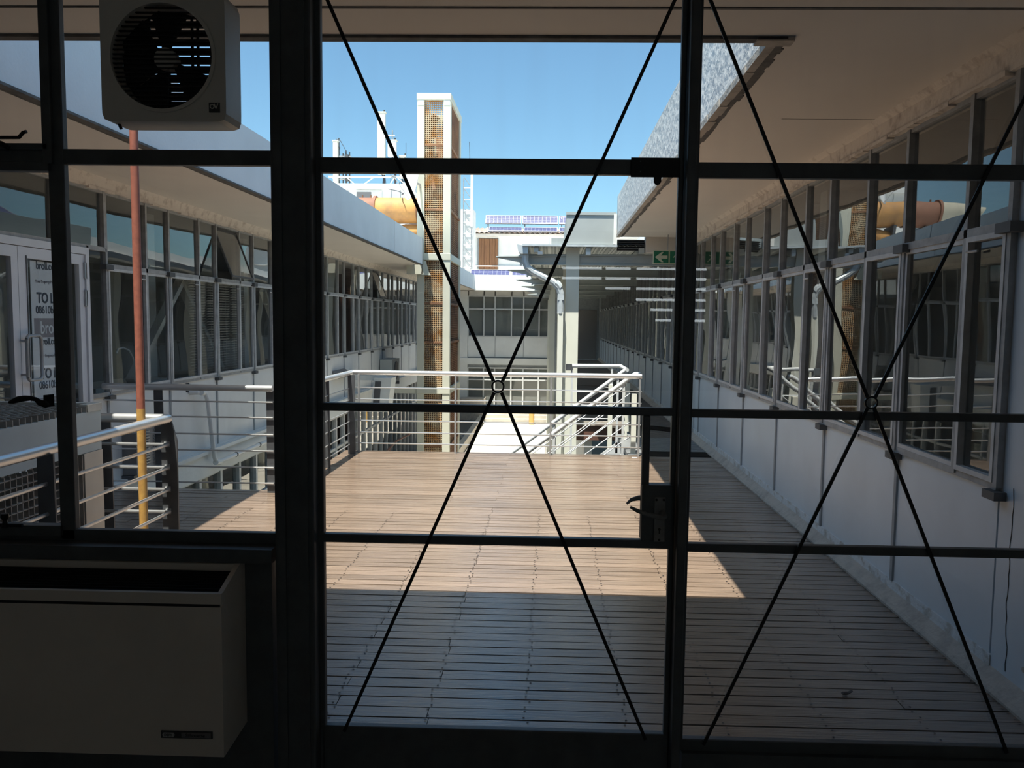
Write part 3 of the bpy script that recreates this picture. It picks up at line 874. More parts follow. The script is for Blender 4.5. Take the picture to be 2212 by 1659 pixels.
ds = empty('satellite_dish', (-3.25, 18.9, 4.7), 'white satellite dish seen nearly edge on beside the tower', 'dish')
dm = MB(); n_r, n_a = 7, 28
c0 = Vector((-3.12, 18.30, 4.66)); ax = Vector((-.85, -.5, .15)).normalized()
e1 = ax.cross(Vector((0, 0, 1))).normalized(); e2 = e1.cross(ax)
vs = [c0]
for i in range(1, n_r + 1):
    rad = .42 * i / n_r
    for k in range(n_a):
        vs.append(c0 + (e1 * math.cos(2 * PI * k / n_a) + e2 * math.sin(2 * PI * k / n_a)) * rad + ax * (.55 * rad * rad))
fs = [(0, 1 + k, 1 + (k + 1) % n_a) for k in range(n_a)]
for i in range(n_r - 1):
    for k in range(n_a):
        a = 1 + i * n_a + k; b = 1 + i * n_a + (k + 1) % n_a
        fs.append((a, a + n_a, b + n_a, b))
dm.add(vs, fs)
do = dm.build('reflector', 'dishm', ds, smooth=True)
sm = do.modifiers.new('thick', 'SOLIDIFY'); sm.thickness = .012
T([c0 + e2 * -.4 + ax * .08, c0 + ax * .5], .01, 6).build('feed_arm', 'galv_l', ds)
MB().tube([c0 + ax * .46, c0 + ax * .56], .035, 10).build('feed_horn', 'galv_l', ds)
T([c0, c0 + Vector((.08, .12, -.02)), (-3.05, 18.59, 4.60)], .025, 8).build('mount', 'galv_l', ds)
sb = T([(-5.0, 24.5, 5.5), (-4.4, 23, 5.2), (-3.8, 20.5, 4.75), (-3.55, 19.0, 4.5), (-3.2, 18.4, 4.5)], .012, 5)
sb.build('cable', 'cable', ds)

lm = empty('lattice_mast', (-3.8, 36, 3.1), 'slender lattice mast with tubes on the end building roof, behind the tower', 'mast')
for x in (-3.98, -3.62):
    T([(x, 36, 3.08), (x, 36, 8.2 if x > -3.7 else 7.8)], .028, 6).build('chord', 'galv_l', lm)
T([(-3.60, 35.85, 5.7), (-3.60, 35.85, 8.1)], .06, 8).build('tube_aerial', 'pvc', lm)
for k in range(9):
    z = 3.4 + k * .5
    T([(-3.98, 36, z), (-3.62, 36, z)], .018, 5).build('rung', 'galv_l', lm)
    T([(-3.98, 36, z + .5), (-3.62, 36, z)], .015, 5).build('brace', 'galv_l', lm)
T([(-3.70, 36, 8.1), (-3.74, 36, 9.4)], .012, 5).build('whip', 'galv', lm)
B(-4.15, -3.56, 36.2, 37.4, 3.08, 6.5).build('cabinet', 'plaster', lm)

# ================================================================== steel canopy
cn = empty('steel_canopy', (.3, 12.1, ZG), 'grey steel canopy with tapered cantilever beams and sheet roof', 'canopy')
YB = [12.1, 15.3, 18.9, 22.5, 26.0, 29.5]
for k, y in enumerate(YB):
    pr_ = [(-.84 - .01 * k, 2.545), (-.84, 2.525), (-.49, 2.46), (-.47, 2.435), (-.40, 2.43), (2.0, 2.43), (2.0, 2.60), (-.3, 2.585)]
    bm_ = MB().prism(pr_, 'y', y - .006, y + .006)
    bm_.box(-.40, 2.0, y - .045, y + .045, 2.425, 2.437)
    bm_.prism([(-.84, 2.535), (2.0, 2.59), (2.0, 2.602), (-.84, 2.547)], 'y', y - .045, y + .045)
    b_ = bm_.build('beam', 'canopy', cn)
    MB().tube([(-.47, y - .05, 2.43), (-.47, y + .05, 2.43)], .018, 8).build('bolt', 'dishm', b_)
    B(.205, .40, y - .06, y + .12, ZG, 2.68).build('column', 'column', cn)
for y, x in ((18.9, -.02), (22.5, -.05), (26.0, -.08), (29.5, -.12), (32.8, -.16)):
    B(x, x + .10, y, y + .08, ZG, 2.43).build('side_post', 'column', cn)
rs = MB(); ny = 11
nxs = 90
for k in range(nxs):
    xa, xb = -.42 + 2.25 * k / nxs, -.42 + 2.25 * (k + 1) / nxs
    o1, o2 = [.008 * math.cos(2 * PI * x / .06) for x in (xa, xb)]
    za, zb = 2.675 + .012 * (xa + .42), 2.675 + .012 * (xb + .42)
    rs.add([(xa, 11.8, za + o1), (xb, 11.8, zb + o2), (xb, 33.9, zb + o2), (xa, 33.9, za + o1)], [(0, 1, 2, 3)])
rs.build('roof_sheet', 'canopy', cn)
B(-.44, .94, 11.76, 11.80, 2.672, 2.70).build('front_flashing', 'zinc', cn)
for x in (-.24, .52, 1.3):
    B(x - .035, x + .035, 11.82, 33, 2.595, 2.665).build('purlin', 'canopy', cn)
for x, y in ((-.18, 11.90), (.52, 11.90)):
    B(x - .035, x + .035, y - .1, y - .0, 2.56, 2.60).build('purlin_end_cap', 'dishm', cn)
gt = cn
MB().prism([(-.52, 2.70), (-.50, 2.60), (-.46, 2.565), (-.36, 2.565), (-.355, 2.67), (-.37, 2.67), (-.38, 2.585), (-.455, 2.585), (-.485, 2.61), (-.50, 2.70)], 'y', 11.8, 33).build('gutter', 'zinc', gt)
MB().prism([(-.52, 2.70), (-.50, 2.60), (-.46, 2.565), (-.36, 2.565), (-.355, 2.67)], 'y', 11.795, 11.805).build('end_cap', 'zinc', gt)
dp = cn
def rect_pipe(pts, w, d, nm, m):
    mb = MB()
    for a, b in zip(pts[:-1], pts[1:]):
        mb.bar(a, b, d, w, (1, 0, 0) if abs(b[2] - a[2]) > abs(b[0] - a[0]) else (0, 0, 1))
    mb.build(nm, m, dp)
MB().tube([(-.40, 11.9, 2.58), (-.40, 11.9, 2.46), (-.37, 11.9, 2.38), (-.28, 11.9, 2.31), (.02, 11.9, 2.16), (.10, 11.9, 2.08), (.13, 11.9, 1.99), (.13, 11.9, 1.7)], .052, 10).build('downpipe', 'zinc', dp, smooth=False)
for k in range(6):
    an = .5 + k * .17
    MB().tube([(.02 + .11 * math.sin(an) - .02, 11.9, 2.06 + .10 * math.cos(an)), (.035 + .11 * math.sin(an) - .02, 11.9, 2.05 + .10 * math.cos(an))], .058, 10).build('bend_rib', 'zinc', dp)
B(.085, .175, 11.85, 11.95, 1.90, 1.98).build('collar', 'zinc', dp)
B(.09, .17, 11.86, 11.94, ZG, 1.72).build('downpipe', 'column', dp)
vb = empty('vent_box', (.55, 11.8, 2.7), 'pale grey sheet metal box standing over the canopy roof', 'box')
B(.195, .915, 11.8, 14.5, 2.705, 3.16).build('casing', 'ventbox', vb, bevel=.004)
B(.88, .925, 11.78, 11.8, 2.71, 3.15).build('edge_strip', 'plaster', vb)
MB().box(.19, .92, 11.785, 11.8, 3.13, 3.17).build('top_lip', 'ventbox', vb)
B(-.02, .19, 11.84, 11.95, 2.70, 2.80).build('side_box', 'ventbox', vb)
db = cn
for k in range(5):
    B(.96, 1.34, 11.86, 11.96, 2.66 + k * .028, 2.672 + k * .028).build('gap_slat', 'bracket', db)
B(.95, 1.36, 11.97, 12.0, 2.64, 2.80).build('gap_shade_back', 'black', db)  # black sheet and slats added to stand for the dark roof gap

ES0 = None
es = empty('exit_sign', (1.6, 11.4, 2.37), 'green emergency exit sign with arrow and running figure under the soffit', 'sign')
B(1.415, 1.86, 11.42, 11.45, 2.365, 2.555).build('sign_board', 'signw', es, bevel=.004)
B(1.425, 1.63, 11.412, 11.42, 2.378, 2.542).build('green_field', 'green', es)
B(1.65, 1.85, 11.412, 11.42, 2.378, 2.542).build('green_field', 'green', es)
MB().prism([(1.44, 2.46), (1.53, 2.53), (1.56, 2.53), (1.52, 2.482), (1.615, 2.482), (1.615, 2.438), (1.52, 2.438), (1.56, 2.39), (1.53, 2.39)], 'y', 11.406, 11.412).build('arrow', 'signw', es)
fg = MB().tube([(1.735, 11.409, 2.515), (1.735, 11.406, 2.515)], .014, 10)
for a, b, w in (((1.745, 2.50), (1.765, 2.455), .026), ((1.765, 2.46), (1.745, 2.425), .016), ((1.745, 2.425), (1.735, 2.39), .014), ((1.765, 2.46), (1.795, 2.43), .016), ((1.795, 2.43), (1.82, 2.40), .014),
                ((1.745, 2.495), (1.71, 2.475), .011), ((1.71, 2.475), (1.70, 2.455), .010), ((1.755, 2.49), (1.79, 2.485), .011), ((1.79, 2.485), (1.80, 2.50), .010)):
    fg.bar((a[0], 11.408, a[1]), (b[0], 11.408, b[1]), w, .004, (0, 1, 0))
fg.build('running_figure', 'signw', es)
T([(1.62, 11.435, 2.55), (1.62, 11.435, ZC - .03)], .006, 6).build('hanger', 'galv_l', es)
es.location.z += .045

# ================================================================== railings
def railing(label, path, posts, rods, group=None, rodr=.0075, zt=.955, r=.029, ends=True):
    rt = empty('railing', (path[0][0], path[0][1], 0), label, 'railing', group)
    MB().tube([(x, y, zt) for x, y in path], r, 16).build('handrail', 'steel', rt, smooth=True)
    for z in rods:
        MB().tube([(x, y, z) for x, y in path], rodr, 8).build('rod', 'steel', rt, smooth=True)
    for (x, y, kind) in posts:
        if kind == 'plate_y':     # broad face towards the room
            MB().prism([(x - .055, .0), (x + .045, .0), (x + .045, zt - .14), (x + .012, zt - .02), (x - .055, zt - .02)], 'y', y - .007, y + .007).build('post', 'galv', rt)
            for z in rods: B(x - .03, x + .0, y - .02, y - .007, z - .018, z + .018).build('tab', 'galv_l', rt)
        elif kind == 'plate_x':
            MB().prism([(x - .045, .0), (x + .045, .0), (x + .035, zt - .02), (x - .045, zt - .02)], 'y', y - .006, y + .006).build('post', 'galv', rt)
        else:
            B(x - .011, x + .011, y - .02, y + .005, .0, zt - .02).build('post', 'galv_l', rt)
    return rt
RZ = (.79, .643, .503, .36, .22, .085)
railing('stainless railing in front of the equipment cage, ending at a dark post', [(-2.40, 2.25), (-2.40, 4.93), (-4.02, 4.93)], [(-2.40, 3.72, 'plate_x'), (-2.40, 4.96, 'plate_y'), (-2.82, 4.97, 'plate_x')], RZ, rodr=.0105)
railing('stainless railing across the access gap to the left wing', [(-4.05, 7.12), (-2.50, 7.12)], [(-3.55, 7.14, 'plate_x'), (-2.52, 7.14, 'plate_x')], (.83, .69, .535, .386, .235, .09))
railing('long stainless railing along the far edge of the deck', [(-2.36, 7.15), (-2.36, 9.45), (1.075, 9.45)], [(-2.38, 8.40, 'plate_x'), (-2.33, 9.30, 'plate_x'), (-2.28, 9.45, 'thin'), (-1.125, 9.45, 'thin'), (.008, 9.45, 'thin'), (1.052, 9.45, 'thin')], (.775, .635, .505, .38, .24, .108))

# ================================================================== stair down to the courtyard
stn = empty('steel_stair', (.3, 10.3, ZG), 'steel stair with tube handrails descending behind the far railing', 'stair')
sl_ = .757
def sz(x, z0): return z0 - sl_ * (1.0 - x)
for y, nm in ((9.86, 'near'), (10.74, 'far')):
    MB().bar((.98, y, -.12), (-2.35, y, sz(-2.35, -.12)), .02, .24).build('stringer', 'stairp', stn)
    ends = [(1.0, y, .95), (-2.3, y, sz(-2.3, .95))]
    if nm == 'near': ends = [(1.10, y - .02, .955), (1.04, y, .955), (1.0, y, .93)] + [(-2.3, y, sz(-2.3, .93))]
    MB().tube(ends, .028, 12).build('handrail', 'stairp', stn, smooth=True)
    for d in (.22, .40, .58, .76):
        T([(.98, y, sz(.98, .95) - d + .0), (-2.3, y, sz(-2.3, .95) - d)], .0075, 6).build('rod', 'stairp', stn)
    for x in (.90, .05, -.85, -1.75):
        B(x - .015, x + .015, y - .01, y + .01, sz(x, -.1), sz(x, .95)).build('baluster', 'stairp', stn)
for k in range(13):
    x = .95 - k * .254
    B(x - .27, x, 9.88, 10.72, -.19 * (k + 1) - .03, -.19 * (k + 1)).build('tread', 'galv', stn)
B(.95, 1.2, 9.6, 11.4, -.06, -.01).build('top_landing', 'plate', stn)
MB().prism([(.55, -.35), (1.05, -.02), (1.05, -.35)], 'y', 9.84, 9.85).build('gusset_plate', 'stairp', stn)
for x, y in ((1.02, 9.75), (1.02, 10.9), (.84, 11.2)):
    B(x - .03, x + .03, y - .03, y + .03, -.3, .72).build('newel', 'column', stn)
lr = stn
MB().tube([(.30, 11.3, .965), (.98, 11.3, .97), (1.02, 10.74, .95)], .028, 12).build('handrail', 'stairp', lr, smooth=True)
for z in (.60, .41, .22):
    T([(.30, 11.3, z), (.86, 11.3, z)], .008, 6).build('rod', 'stairp', lr)
for x in (.30, .86):
    B(x - .015, x + .015, 11.29, 11.31, -.3, .965).build('post', 'stairp', lr)
B(.21, .30, 11.27, 11.33, .90, .99).build('fixing_plate', 'galv', lr)
wp = B(1.05, 1.11, 10.2, 10.3, .0, .72)
for k, z in enumerate((.18, .42, .66)):
    pass
tag(B(1.09, 1.15, 11.6, 11.66, .0, .70).build('bollard_post', 'column'), 'short pale post standing past the stair landing', 'post')

# ================================================================== things on the left
pl = empty('steel_pole', (-2.458, 4.75, 0), 'slim pole painted red above and ochre below, standing by the cage', 'pole')
T([(-2.458, 4.72, 1.035), (-2.458, 4.72, 3.2)], .0235, 16).build('upper_pole', 'rust_pipe', pl, smooth=True)
T([(-2.458, 4.72, 0), (-2.458, 4.72, 1.04)], .0245, 16).build('lower_pole', 'ochre_pipe', pl, smooth=True)
B(-2.52, -2.40, 4.66, 4.78, 0, .012).build('base_plate', 'galv', pl)

cg = empty('equipment_cage', (-3.35, 3.5, 0), 'steel cage with square grating top round an air conditioning unit', 'cage')
CX, CY0, CY1 = -2.75, 2.3, 4.80
B(CX - .02, CX, CY0, CY1, .78, 1.02).build('side_sheet', 'cage', cg)
B(-4.0, CX - .021, CY1 - .02, CY1 - .001, .78, 1.02).build('end_sheet', 'cage', cg)
B(CX - .03, CX + .004, CY1 - .19, CY1 + .003, 0, .778).build('corner_post', 'cagepost', cg)
B(-4.0, -3.85, CY1 - .04, CY1, 0, .78).build('corner_post', 'cagepost', cg)
B(CX - .03, CX + .002, 3.62, 3.74, 0, .78).build('corner_post', 'galv', cg)
tg = MB(); q = .05
x = -4.0
while x < CX - .01:
    tg.box(x - .0025, x + .0025, CY0, CY1 - .1, 1.02, 1.055); x += q
y = CY0
while y < CY1 - .09:
    tg.box(-4.0, CX, y - .0025, y + .0025, 1.02, 1.055); y += q
tg.build('top_grating', 'cagegrate', cg, kind='stuff')
MB().box(-4.0, CX + .006, CY1 - .05, CY1 + .005, 1.021, 1.064).box(CX - .05, CX + .006, CY1 - .14, CY1 - .0505, 1.021, 1.064).build('top_edge_angle', 'cagepost', cg)
sg = MB()
y = CY0
while y < CY1 - .2:
    sg.box(CX - .03, CX, y - .003, y + .003, .03, .77); y += .045
z = .03
while z < .77:
    sg.box(CX - .03, CX, CY0, CY1 - .25, z - .003, z + .003); z += .045
sg.build('side_grating', 'cagegrate', cg, kind='stuff')
sg = MB(); x = -4.0
while x < CX - .1:
    sg.box(x - .003, x + .003, CY1 - .03, CY1, .03, .77); x += .045
z = .03
while z < .77:
    sg.box(-4.0, CX, CY1 - .03, CY1, z - .003, z + .003); z += .045
sg.build('end_grating', 'cagegrate', cg, kind='stuff')
un = empty('condenser_unit', (-3.5, 3.2, 0), 'white air conditioning unit inside the cage', 'air conditioner')
B(-3.4, -2.86, 2.5, 3.5, .06, .74).build('casing', 'pvc', un, bevel=.01)
for k in range(8): B(-2.86, -2.854, 2.6, 3.4, .12 + k * .07, .15 + k * .07).build('louvre', 'grey_p', un)
B(-3.4, -2.9, 2.6, 2.68, 0, .06).build('foot', 'galv', un); B(-3.4, -2.9, 3.3, 3.38, 0, .06).build('foot', 'galv', un)

ac = empty('vent_unit', (-3.95, 7.7, .05), 'grey louvred vent unit hung on the left wall below the windows', 'vent')
B(XL + .0, XL + .14, 7.50, 8.05, .06, .50).build('casing', 'grey_p', ac, bevel=.005)
for c in (7.60, 7.83):
    for k in range(14):
        B(XL + .14, XL + .152, c, c + .14, .09 + k * .028, .102 + k * .028).build('louvre', 'galv_l', ac)
B(XL, XL + .12, 7.48, 8.2, .02, .06).build('shelf_bracket', 'galv', ac)
wp = empty('waste_pipe', (-4.0, 9.1, 0), 'white plastic waste pipe running down and along the left wall', 'pipe')
MB().tube([(XL, 8.95, .73), (-4.02, 8.97, .73), (-3.99, 9.12, .71), (-3.98, 9.16, .62), (-3.96, 9.27, -.06), (-3.96, 9.33, -.135), (-3.96, 9.45, -.14), (-3.96, 13.5, -.14)], .026, 10).build('run', 'pvc', wp, smooth=True)
MB().tube([(-3.98, 8.99, .73), (-3.985, 9.06, .72)], .034, 10).build('socket', 'pvc', wp); MB().tube([(-3.96, 9.30, -.13), (-3.96, 9.42, -.145)], .036, 10).build('socket', 'pvc', wp)
for y in (9.9, 10.7, 11.5): MB().tube([(-3.96, y, -.14), (-3.96, y + .03, -.14)], .031, 10).build('clip', 'bracket', wp)
B(XL, XL + .006, 8.87, 8.95, .74, .84).build('wall_hole', 'black', wp)
T([(-4.03, 9.2, .68), (-4.03, 9.28, .66), (-4.03, 9.3, .3), (-4.03, 9.36, .02)], .008, 6).build('cable', 'cable', wp)
# farther along the left wall
hd = empty('hood_vent', (-4.0, 15.8, .5), 'dark soot stained hood vent on the left wall past the deck corner', 'vent')
MB().prism([(XL, .45), (XL + .13, .46), (XL + .13, .52), (XL, .60)], 'y', 14.9, 15.8).build('hood', 'grey_p', hd)
a2 = empty('air_conditioner', (-3.9, 19.8, 0), 'grey wall mounted air conditioner on the left wall before the tower', 'air conditioner')
B(XL + .02, XL + .32, 19.0, 19.9, .05, .62).build('casing', 'ventbox', a2, bevel=.01)
MB().tube([(XL + .32, 19.45, .34), (XL + .335, 19.45, .34)], .22, 20).build('fan_guard', 'bracket', a2)
B(XL, XL + .34, 19.1, 19.16, -.02, .05).build('foot', 'galv', a2); B(XL, XL + .34, 19.74, 19.8, -.02, .05).build('foot', 'galv', a2)
br2 = empty('sheet_duct', (-3.42, 16.2, -.3), 'small bent white sheet duct sticking out from the left wall past the far railing', 'duct')
MB().prism([(-3.63, -.22), (-3.28, -.22), (-3.20, .40), (-3.55, .40)], 'y', 16.0, 16.5).build('duct_box', 'plaster', br2)
MB().prism([(-3.585, -.19), (-3.45, -.19), (-3.41, .33), (-3.53, .33)], 'y', 15.985, 16.0).build('dark_face', 'bracket', br2)
B(XL + .01, -3.4, 16.1, 16.4, .34, .44).build('wall_arm', 'plaster', br2)
B(XL + .11, -3.3, 16.1, 16.4, -.30, -.22).build('wall_arm', 'plaster', br2)
gr_ = empty('courtyard_handrail', (-3.4, 14, ZG), 'brown tubular handrail in the courtyard under the left wing', 'railing')
MB().tube([(-3.9, 13.0, -1.9), (-3.2, 16.5, -.95), (-3.1, 17.5, -.95)], .022, 8).build('handrail', 'brown', gr_)
for t in (.1, .5, .9):
    p = Vector((-3.9, 13, -1.9)).lerp(Vector((-3.2, 16.5, -.95)), t)
    T([(p.x, p.y, ZG), tuple(p)], .016, 6).build('post', 'brown', gr_)
tag(T([(-.75, 32.4, ZG), (-.75, 32.4, ZG + .75)], .11, 12).build('bollard', 'yellow'), 'ochre yellow bollard at the foot of the entrance steps', 'bollard')
bed = tag(B(-4.0, -2.92, 20.8, 33, ZG, ZG + .12).build('planting_bed', 'bracket'), 'dark bed of stones beside the courtyard path', 'bed', kind='structure')
for k in range(26):
    x, y, s_ = rnd.uniform(-3.8, -3.05), rnd.uniform(21, 30), rnd.uniform(.1, .24)
    vs = []; 
    mb = MB()
    ico = []
    for i in range(3):
        for j in range(6):
            a = j * PI / 3 + i * .5; rr2 = s_ * (1, .85, .45)[i] * rnd.uniform(.8, 1.15)
            ico.append((x + rr2 * math.cos(a), y + rr2 * math.sin(a), ZG + .12 + s_ * (.0, .45, .75)[i]))
    fs = [(i * 6 + j, i * 6 + (j + 1) % 6, (i + 1) * 6 + (j + 1) % 6, (i + 1) * 6 + j) for i in range(2) for j in range(6)] + [tuple(range(12, 18))]
    mb.add(ico, fs).build('stone', 'conc' if k % 3 else 'grey_p', bed)

# white double door in the left wing
dl = empty('door_2', (XL, 6.5, 0), 'white framed double glass door in the left wing', 'door', kind='structure')
B(XL - .03, XL + .04, 5.14, 6.98, 2.12, 2.18).build('head_frame', 'white_alu', dl)
B(XL - .03, XL + .04, 6.93, 6.98, 0, 2.12).build('jamb', 'white_alu', dl)
B(XL - .03, XL + .04, 5.14, 5.19, 0, 2.12).build('jamb', 'white_alu', dl)
for (a, b) in ((5.19, 6.05), (6.056, 6.925)):
    lf = MB()
    for bx in ((a, a + .095, .01, 2.115), (b - .075, b, .01, 2.115), (a + .095, b - .075, .01, .22), (a + .095, b - .075, 2.03, 2.115)):
        lf.box(XL - .015, XL + .025, bx[0], bx[1], bx[2], bx[3])
    l_ = lf.build('door_leaf', 'white_alu', dl)
    B(XL + .0, XL + .004, a + .095, b - .075, .22, 2.03).build('pane', 'glass_c', l_)
    B(XL + .024, XL + .03, a + .09, a + .1, .2, 2.05).build('bead', 'bracket', l_)
hx = XL + .075
hp = [(hx, 6.05, 1.11), (hx, 6.07, 1.085), (hx, 6.20, 1.085), (hx, 6.225, 1.11), (hx, 6.225, 1.405), (hx, 6.20, 1.43), (hx, 6.07, 1.43), (hx, 6.05, 1.405)]
hm = MB().tube(hp, .0135, 10).tube([hp[-1], hp[0]], .0135, 10)
for z in (1.13, 1.39): hm.tube([(XL + .02, 6.05, z), (hx, 6.05, z)], .010, 8)
hm.build('pull_handle', 'galv_l', dl, smooth=True)
for z in (1.98, 1.74, .3): B(XL + .02, XL + .04, 6.91, 6.94, z - .07, z + .07).build('hinge', 'galv_l', dl)
po = empty('letting_poster', (XL - .03, 6.5, .6), 'pale blue letting poster taped inside the white door glass', 'poster')
xp = XL - .02
B(xp - .004, xp, 6.265, 6.80, .45, 2.02).build('sheet', 'paper', po)
for a in (6.20, 6.235):
    MB().tube([(xp - .02, a, .45), (xp - .02, a, 2.03)], .018, 8).build('curled_edge', 'paper', po)
B(xp, xp + .001, 6.29, 6.73, 1.41, 1.565).build('grey_block', 'inkgrey', po)
B(xp, xp + .001, 6.29, 6.73, .72, .92).build('grey_block', 'inkgrey', po)
for s_, z, sz_, m_, yl, bo in (('broll.com', 1.985, .088, 'ink', 6.315, .001), ('Your Property Partner', 1.86, .036, 'inkgrey', 6.30, 0), ('TO LET', 1.725, .118, 'ink', 6.312, .003), ('08610broll', 1.63, .088, 'ink', 6.295, .001), ('broll', 1.485, .14, 'paper', 6.34, .002),
                      ('broll.com', 1.375, .08, 'ink', 6.33, .001), ('Your Property Partner', 1.26, .036, 'inkgrey', 6.32, 0), ('TO LET', 1.112, .118, 'ink', 6.325, .003), ('08610broll', 1.02, .088, 'ink', 6.305, .001), ('broll', .82, .14, 'paper', 6.34, .002)):
    text('lettering', s_, sz_, (xp + .002, yl + .02, z), EAST, m_, po, align='LEFT', bold=bo, sx=.86)

# blinds and braces seen through the left windows
for i, (bi, half, lab) in enumerate(((2, 0, 'first narrow'), (2, 1, 'second'), (1, 1, 'nearest wide'))):
    a, m_, b = bl[bi]
    y0_, y1_ = ((a + .04, m_ - .04) if half == 0 else (m_ + .04, b - .04))
    r = empty('venetian_blind', (XL - .12, y0_, ZL[0]), 'lowered pale venetian blind behind the left wing glass, %s one' % lab, 'blind', 'blinds in the left wing windows')
    sm_ = MB(); z = ZL[0] + .05
    while z < ZL[1] - .05:
        sm_.add([(XL - .13, y0_, z), (XL - .13, y1_, z), (XL - .095, y1_, z + .012), (XL - .095, y0_, z + .012), (XL - .13, y0_, z - .001), (XL - .13, y1_, z - .001), (XL - .095, y1_, z + .011), (XL - .095, y0_, z + .011)], [(0, 1, 2, 3), (7, 6, 5, 4)])
        z += .032
    sm_.build('slats', 'blind', r, kind='stuff')
    B(XL - .14, XL - .09, y0_, y1_, ZL[1] - .05, ZL[1] - .01).build('headrail', 'blind', r)
    for y_ in (y0_ + .1, y1_ - .1): T([(XL - .113, y_, ZL[0] + .03), (XL - .113, y_, ZL[1] - .02)], .002, 4).build('ladder_cord', 'blind', r)
for k, (ya, za, yb, zb, lab) in enumerate(((8.0, .93, 9.15, 2.0, 'rising towards the tower'), (9.45, 2.0, 10.6, .9, 'falling towards the tower'), (12.2, 2.0, 13.3, .9, 'falling, beyond the screen post'))):
    tag(MB().bar((XL - (.165 if k == 0 else .32), ya, za), (XL - (.165 if k == 0 else .32), yb, zb), .06, .09, (1, 0, 0)).build('steel_brace', 'white_s'), 'diagonal steel brace inside the left wing, %s' % lab, 'brace', 'braces inside the left wing')
for k, (ya, za, yb, zb) in enumerate(((7.4, .9, 8.6, 2.1), (10.0, 2.2, 11.2, .9))):
    tag(MB().bar((XR + .35, ya, za), (XR + .35, yb, zb), .05, .07, (1, 0, 0)).build('steel_brace', 'white_s'), 'diagonal steel brace inside the right wing, %s' % ('rising away from the screen' if k == 0 else 'falling away from the screen'), 'brace', 'braces inside the right wing')
for k, y_ in enumerate((7.2, 10.9, 14.6, 18.2)):
    tag(B(XR + .4, XR + .58, y_, y_ + .18, 0, 2.77).build('inner_column', 'white_s'), 'pale column inside the right wing, %s from the glazed screen' % ORD[k], 'column', 'columns inside the right wing')
for k, y_ in enumerate((9.2, 12.1, 15.8)):
    tag(B(XL - .75, XL - .57, y_, y_ + .18, 0, 2.77).build('inner_column', 'white_s'), 'pale column inside the left wing, %s beyond the double door' % ORD[k], 'column', 'columns inside the left wing')
cd = empty('conduit', (1.96, 12.3, 0), 'white conduit with collars on the right wall past the window bays', 'conduit')
T([(1.955, 11.15, .06), (1.955, 11.15, ZH)], .02, 8).build('tube', 'pvc', cd)
for z in (1.55, 1.72, 1.9, 2.08): T([(1.955, 11.15, z), (1.955, 11.15, z + .03)], .032, 8).build('collar', 'dishm', cd)

# ================================================================== the room we look out of
rm = empty('wall_room', (0, -4, 0), 'dark walls of the room behind the glazed screen', 'wall', kind='structure')
RX0, RX1, RY0 = -3.7, 2.6, -4.2
B(RX0 - .1, RX0, RY0, 1.9, 0, 2.8).build('side_wall', 'roomwall', rm)
B(RX1, RX1 + .1, RY0, 1.9, 0, 2.8).build('side_wall', 'roomwall', rm)
B(RX0, RX1, RY0 - .1, RY0, 0, 2.8).build('rear_wall', 'roomwall', rm)
tag(B(RX0, RX1, RY0, 1.98, 2.78, 2.82).build('ceiling', 'roomwall'), 'dark ceiling of the room', 'ceiling', kind='structure')
tag(B(RX0, RX1, RY0, 1.98, -.1, .0).build('floor', 'carpet'), 'dark floor of the room', 'floor', kind='structure')
fw = empty('wall_front', (-1, GY, 0), 'dark wall around and below the glazed screen', 'wall', kind='structure')
B(RX0, -.70, GY - .03, GY + .08, 0, .99).build('apron_panel', 'frame', fw)
B(RX0, -.69, GY - .06, GY + .007, .985, 1.02).build('sill', 'frame', fw)
B(RX0, -3.6, GY - .03, GY + .08, .99, 2.8).build('side_panel', 'frame', fw)
B(1.95, RX1, GY - .03, GY + .08, 0, 2.8).build('side_panel', 'frame', fw)
B(RX0, RX1, GY - .04, GY + .08, 2.46, 2.82).build('header', 'frame', fw)
B(-.684, -.585, GY - .05, GY + .06, 0, 2.46).build('post', 'frame', fw, bevel=.004)
B(-.672, -.655, GY - .056, GY - .05, 0, 2.46).build('post_bead', 'frame', fw)
B(-.61, -.598, GY - .056, GY - .05, 0, 2.46).build('post_bead', 'frame', fw)
B(.318, .340, GY - .05, GY + .05, 0, 2.46).build('post', 'frame', fw, bevel=.003)
B(.35, 1.95, GY - .02, GY + .03, 0, .50).build('base_panel', 'frame', fw)

def glazing(nm, x0, x1, y, m='glass_d'): pass
w1 = empty('window_%d' % n, (-1.2, GY, 1), 'steel framed window left of the glass door', 'window', kind='structure'); n += 1
def member(r, nm, x0, x1, z0, z1, y0=GY - .006, y1=GY + .016, bev=.0025):
    return B(x0, x1, y0, y1, z0, z1).build(nm, 'frame', r, bevel=bev)
member(w1, 'mullion', -1.257, -1.2175, 1.02, 2.46)
member(w1, 'mullion', -2.2, -2.16, 1.02, 2.46)
member(w1, 'jamb', -3.6, -3.55, 1.02, 2.46)
member(w1, 'transom', -1.22, -.68, 1.972, 2.009)
member(w1, 'transom', -3.6, -1.25, 1.972, 2.009)
member(w1, 'bottom_rail', -3.6, -.68, 1.015, 1.048)
member(w1, 'casement_rail', -2.16, -1.25, 2.004, 2.02, GY - .017)
member(w1, 'casement_rail', -2.16, -1.25, 1.953, 1.976, GY - .017)
member(w1, 'casement_rail', -2.16, -1.25, 1.03, 1.0585, GY - .017)
member(w1, 'casement_stile', -1.264, -1.24, 1.97, 2.46, GY - .017)
for a, b in ((-3.55, -2.2), (-2.16, -1.262), (-1.2175, -.686)):
    for c, d in ((1.055, 1.97), (2.012, 2.46)):
        B(a - .008, b + .008, GY - .002, GY + .002, c - .008, d + .006).build('pane', 'glass_d', w1)
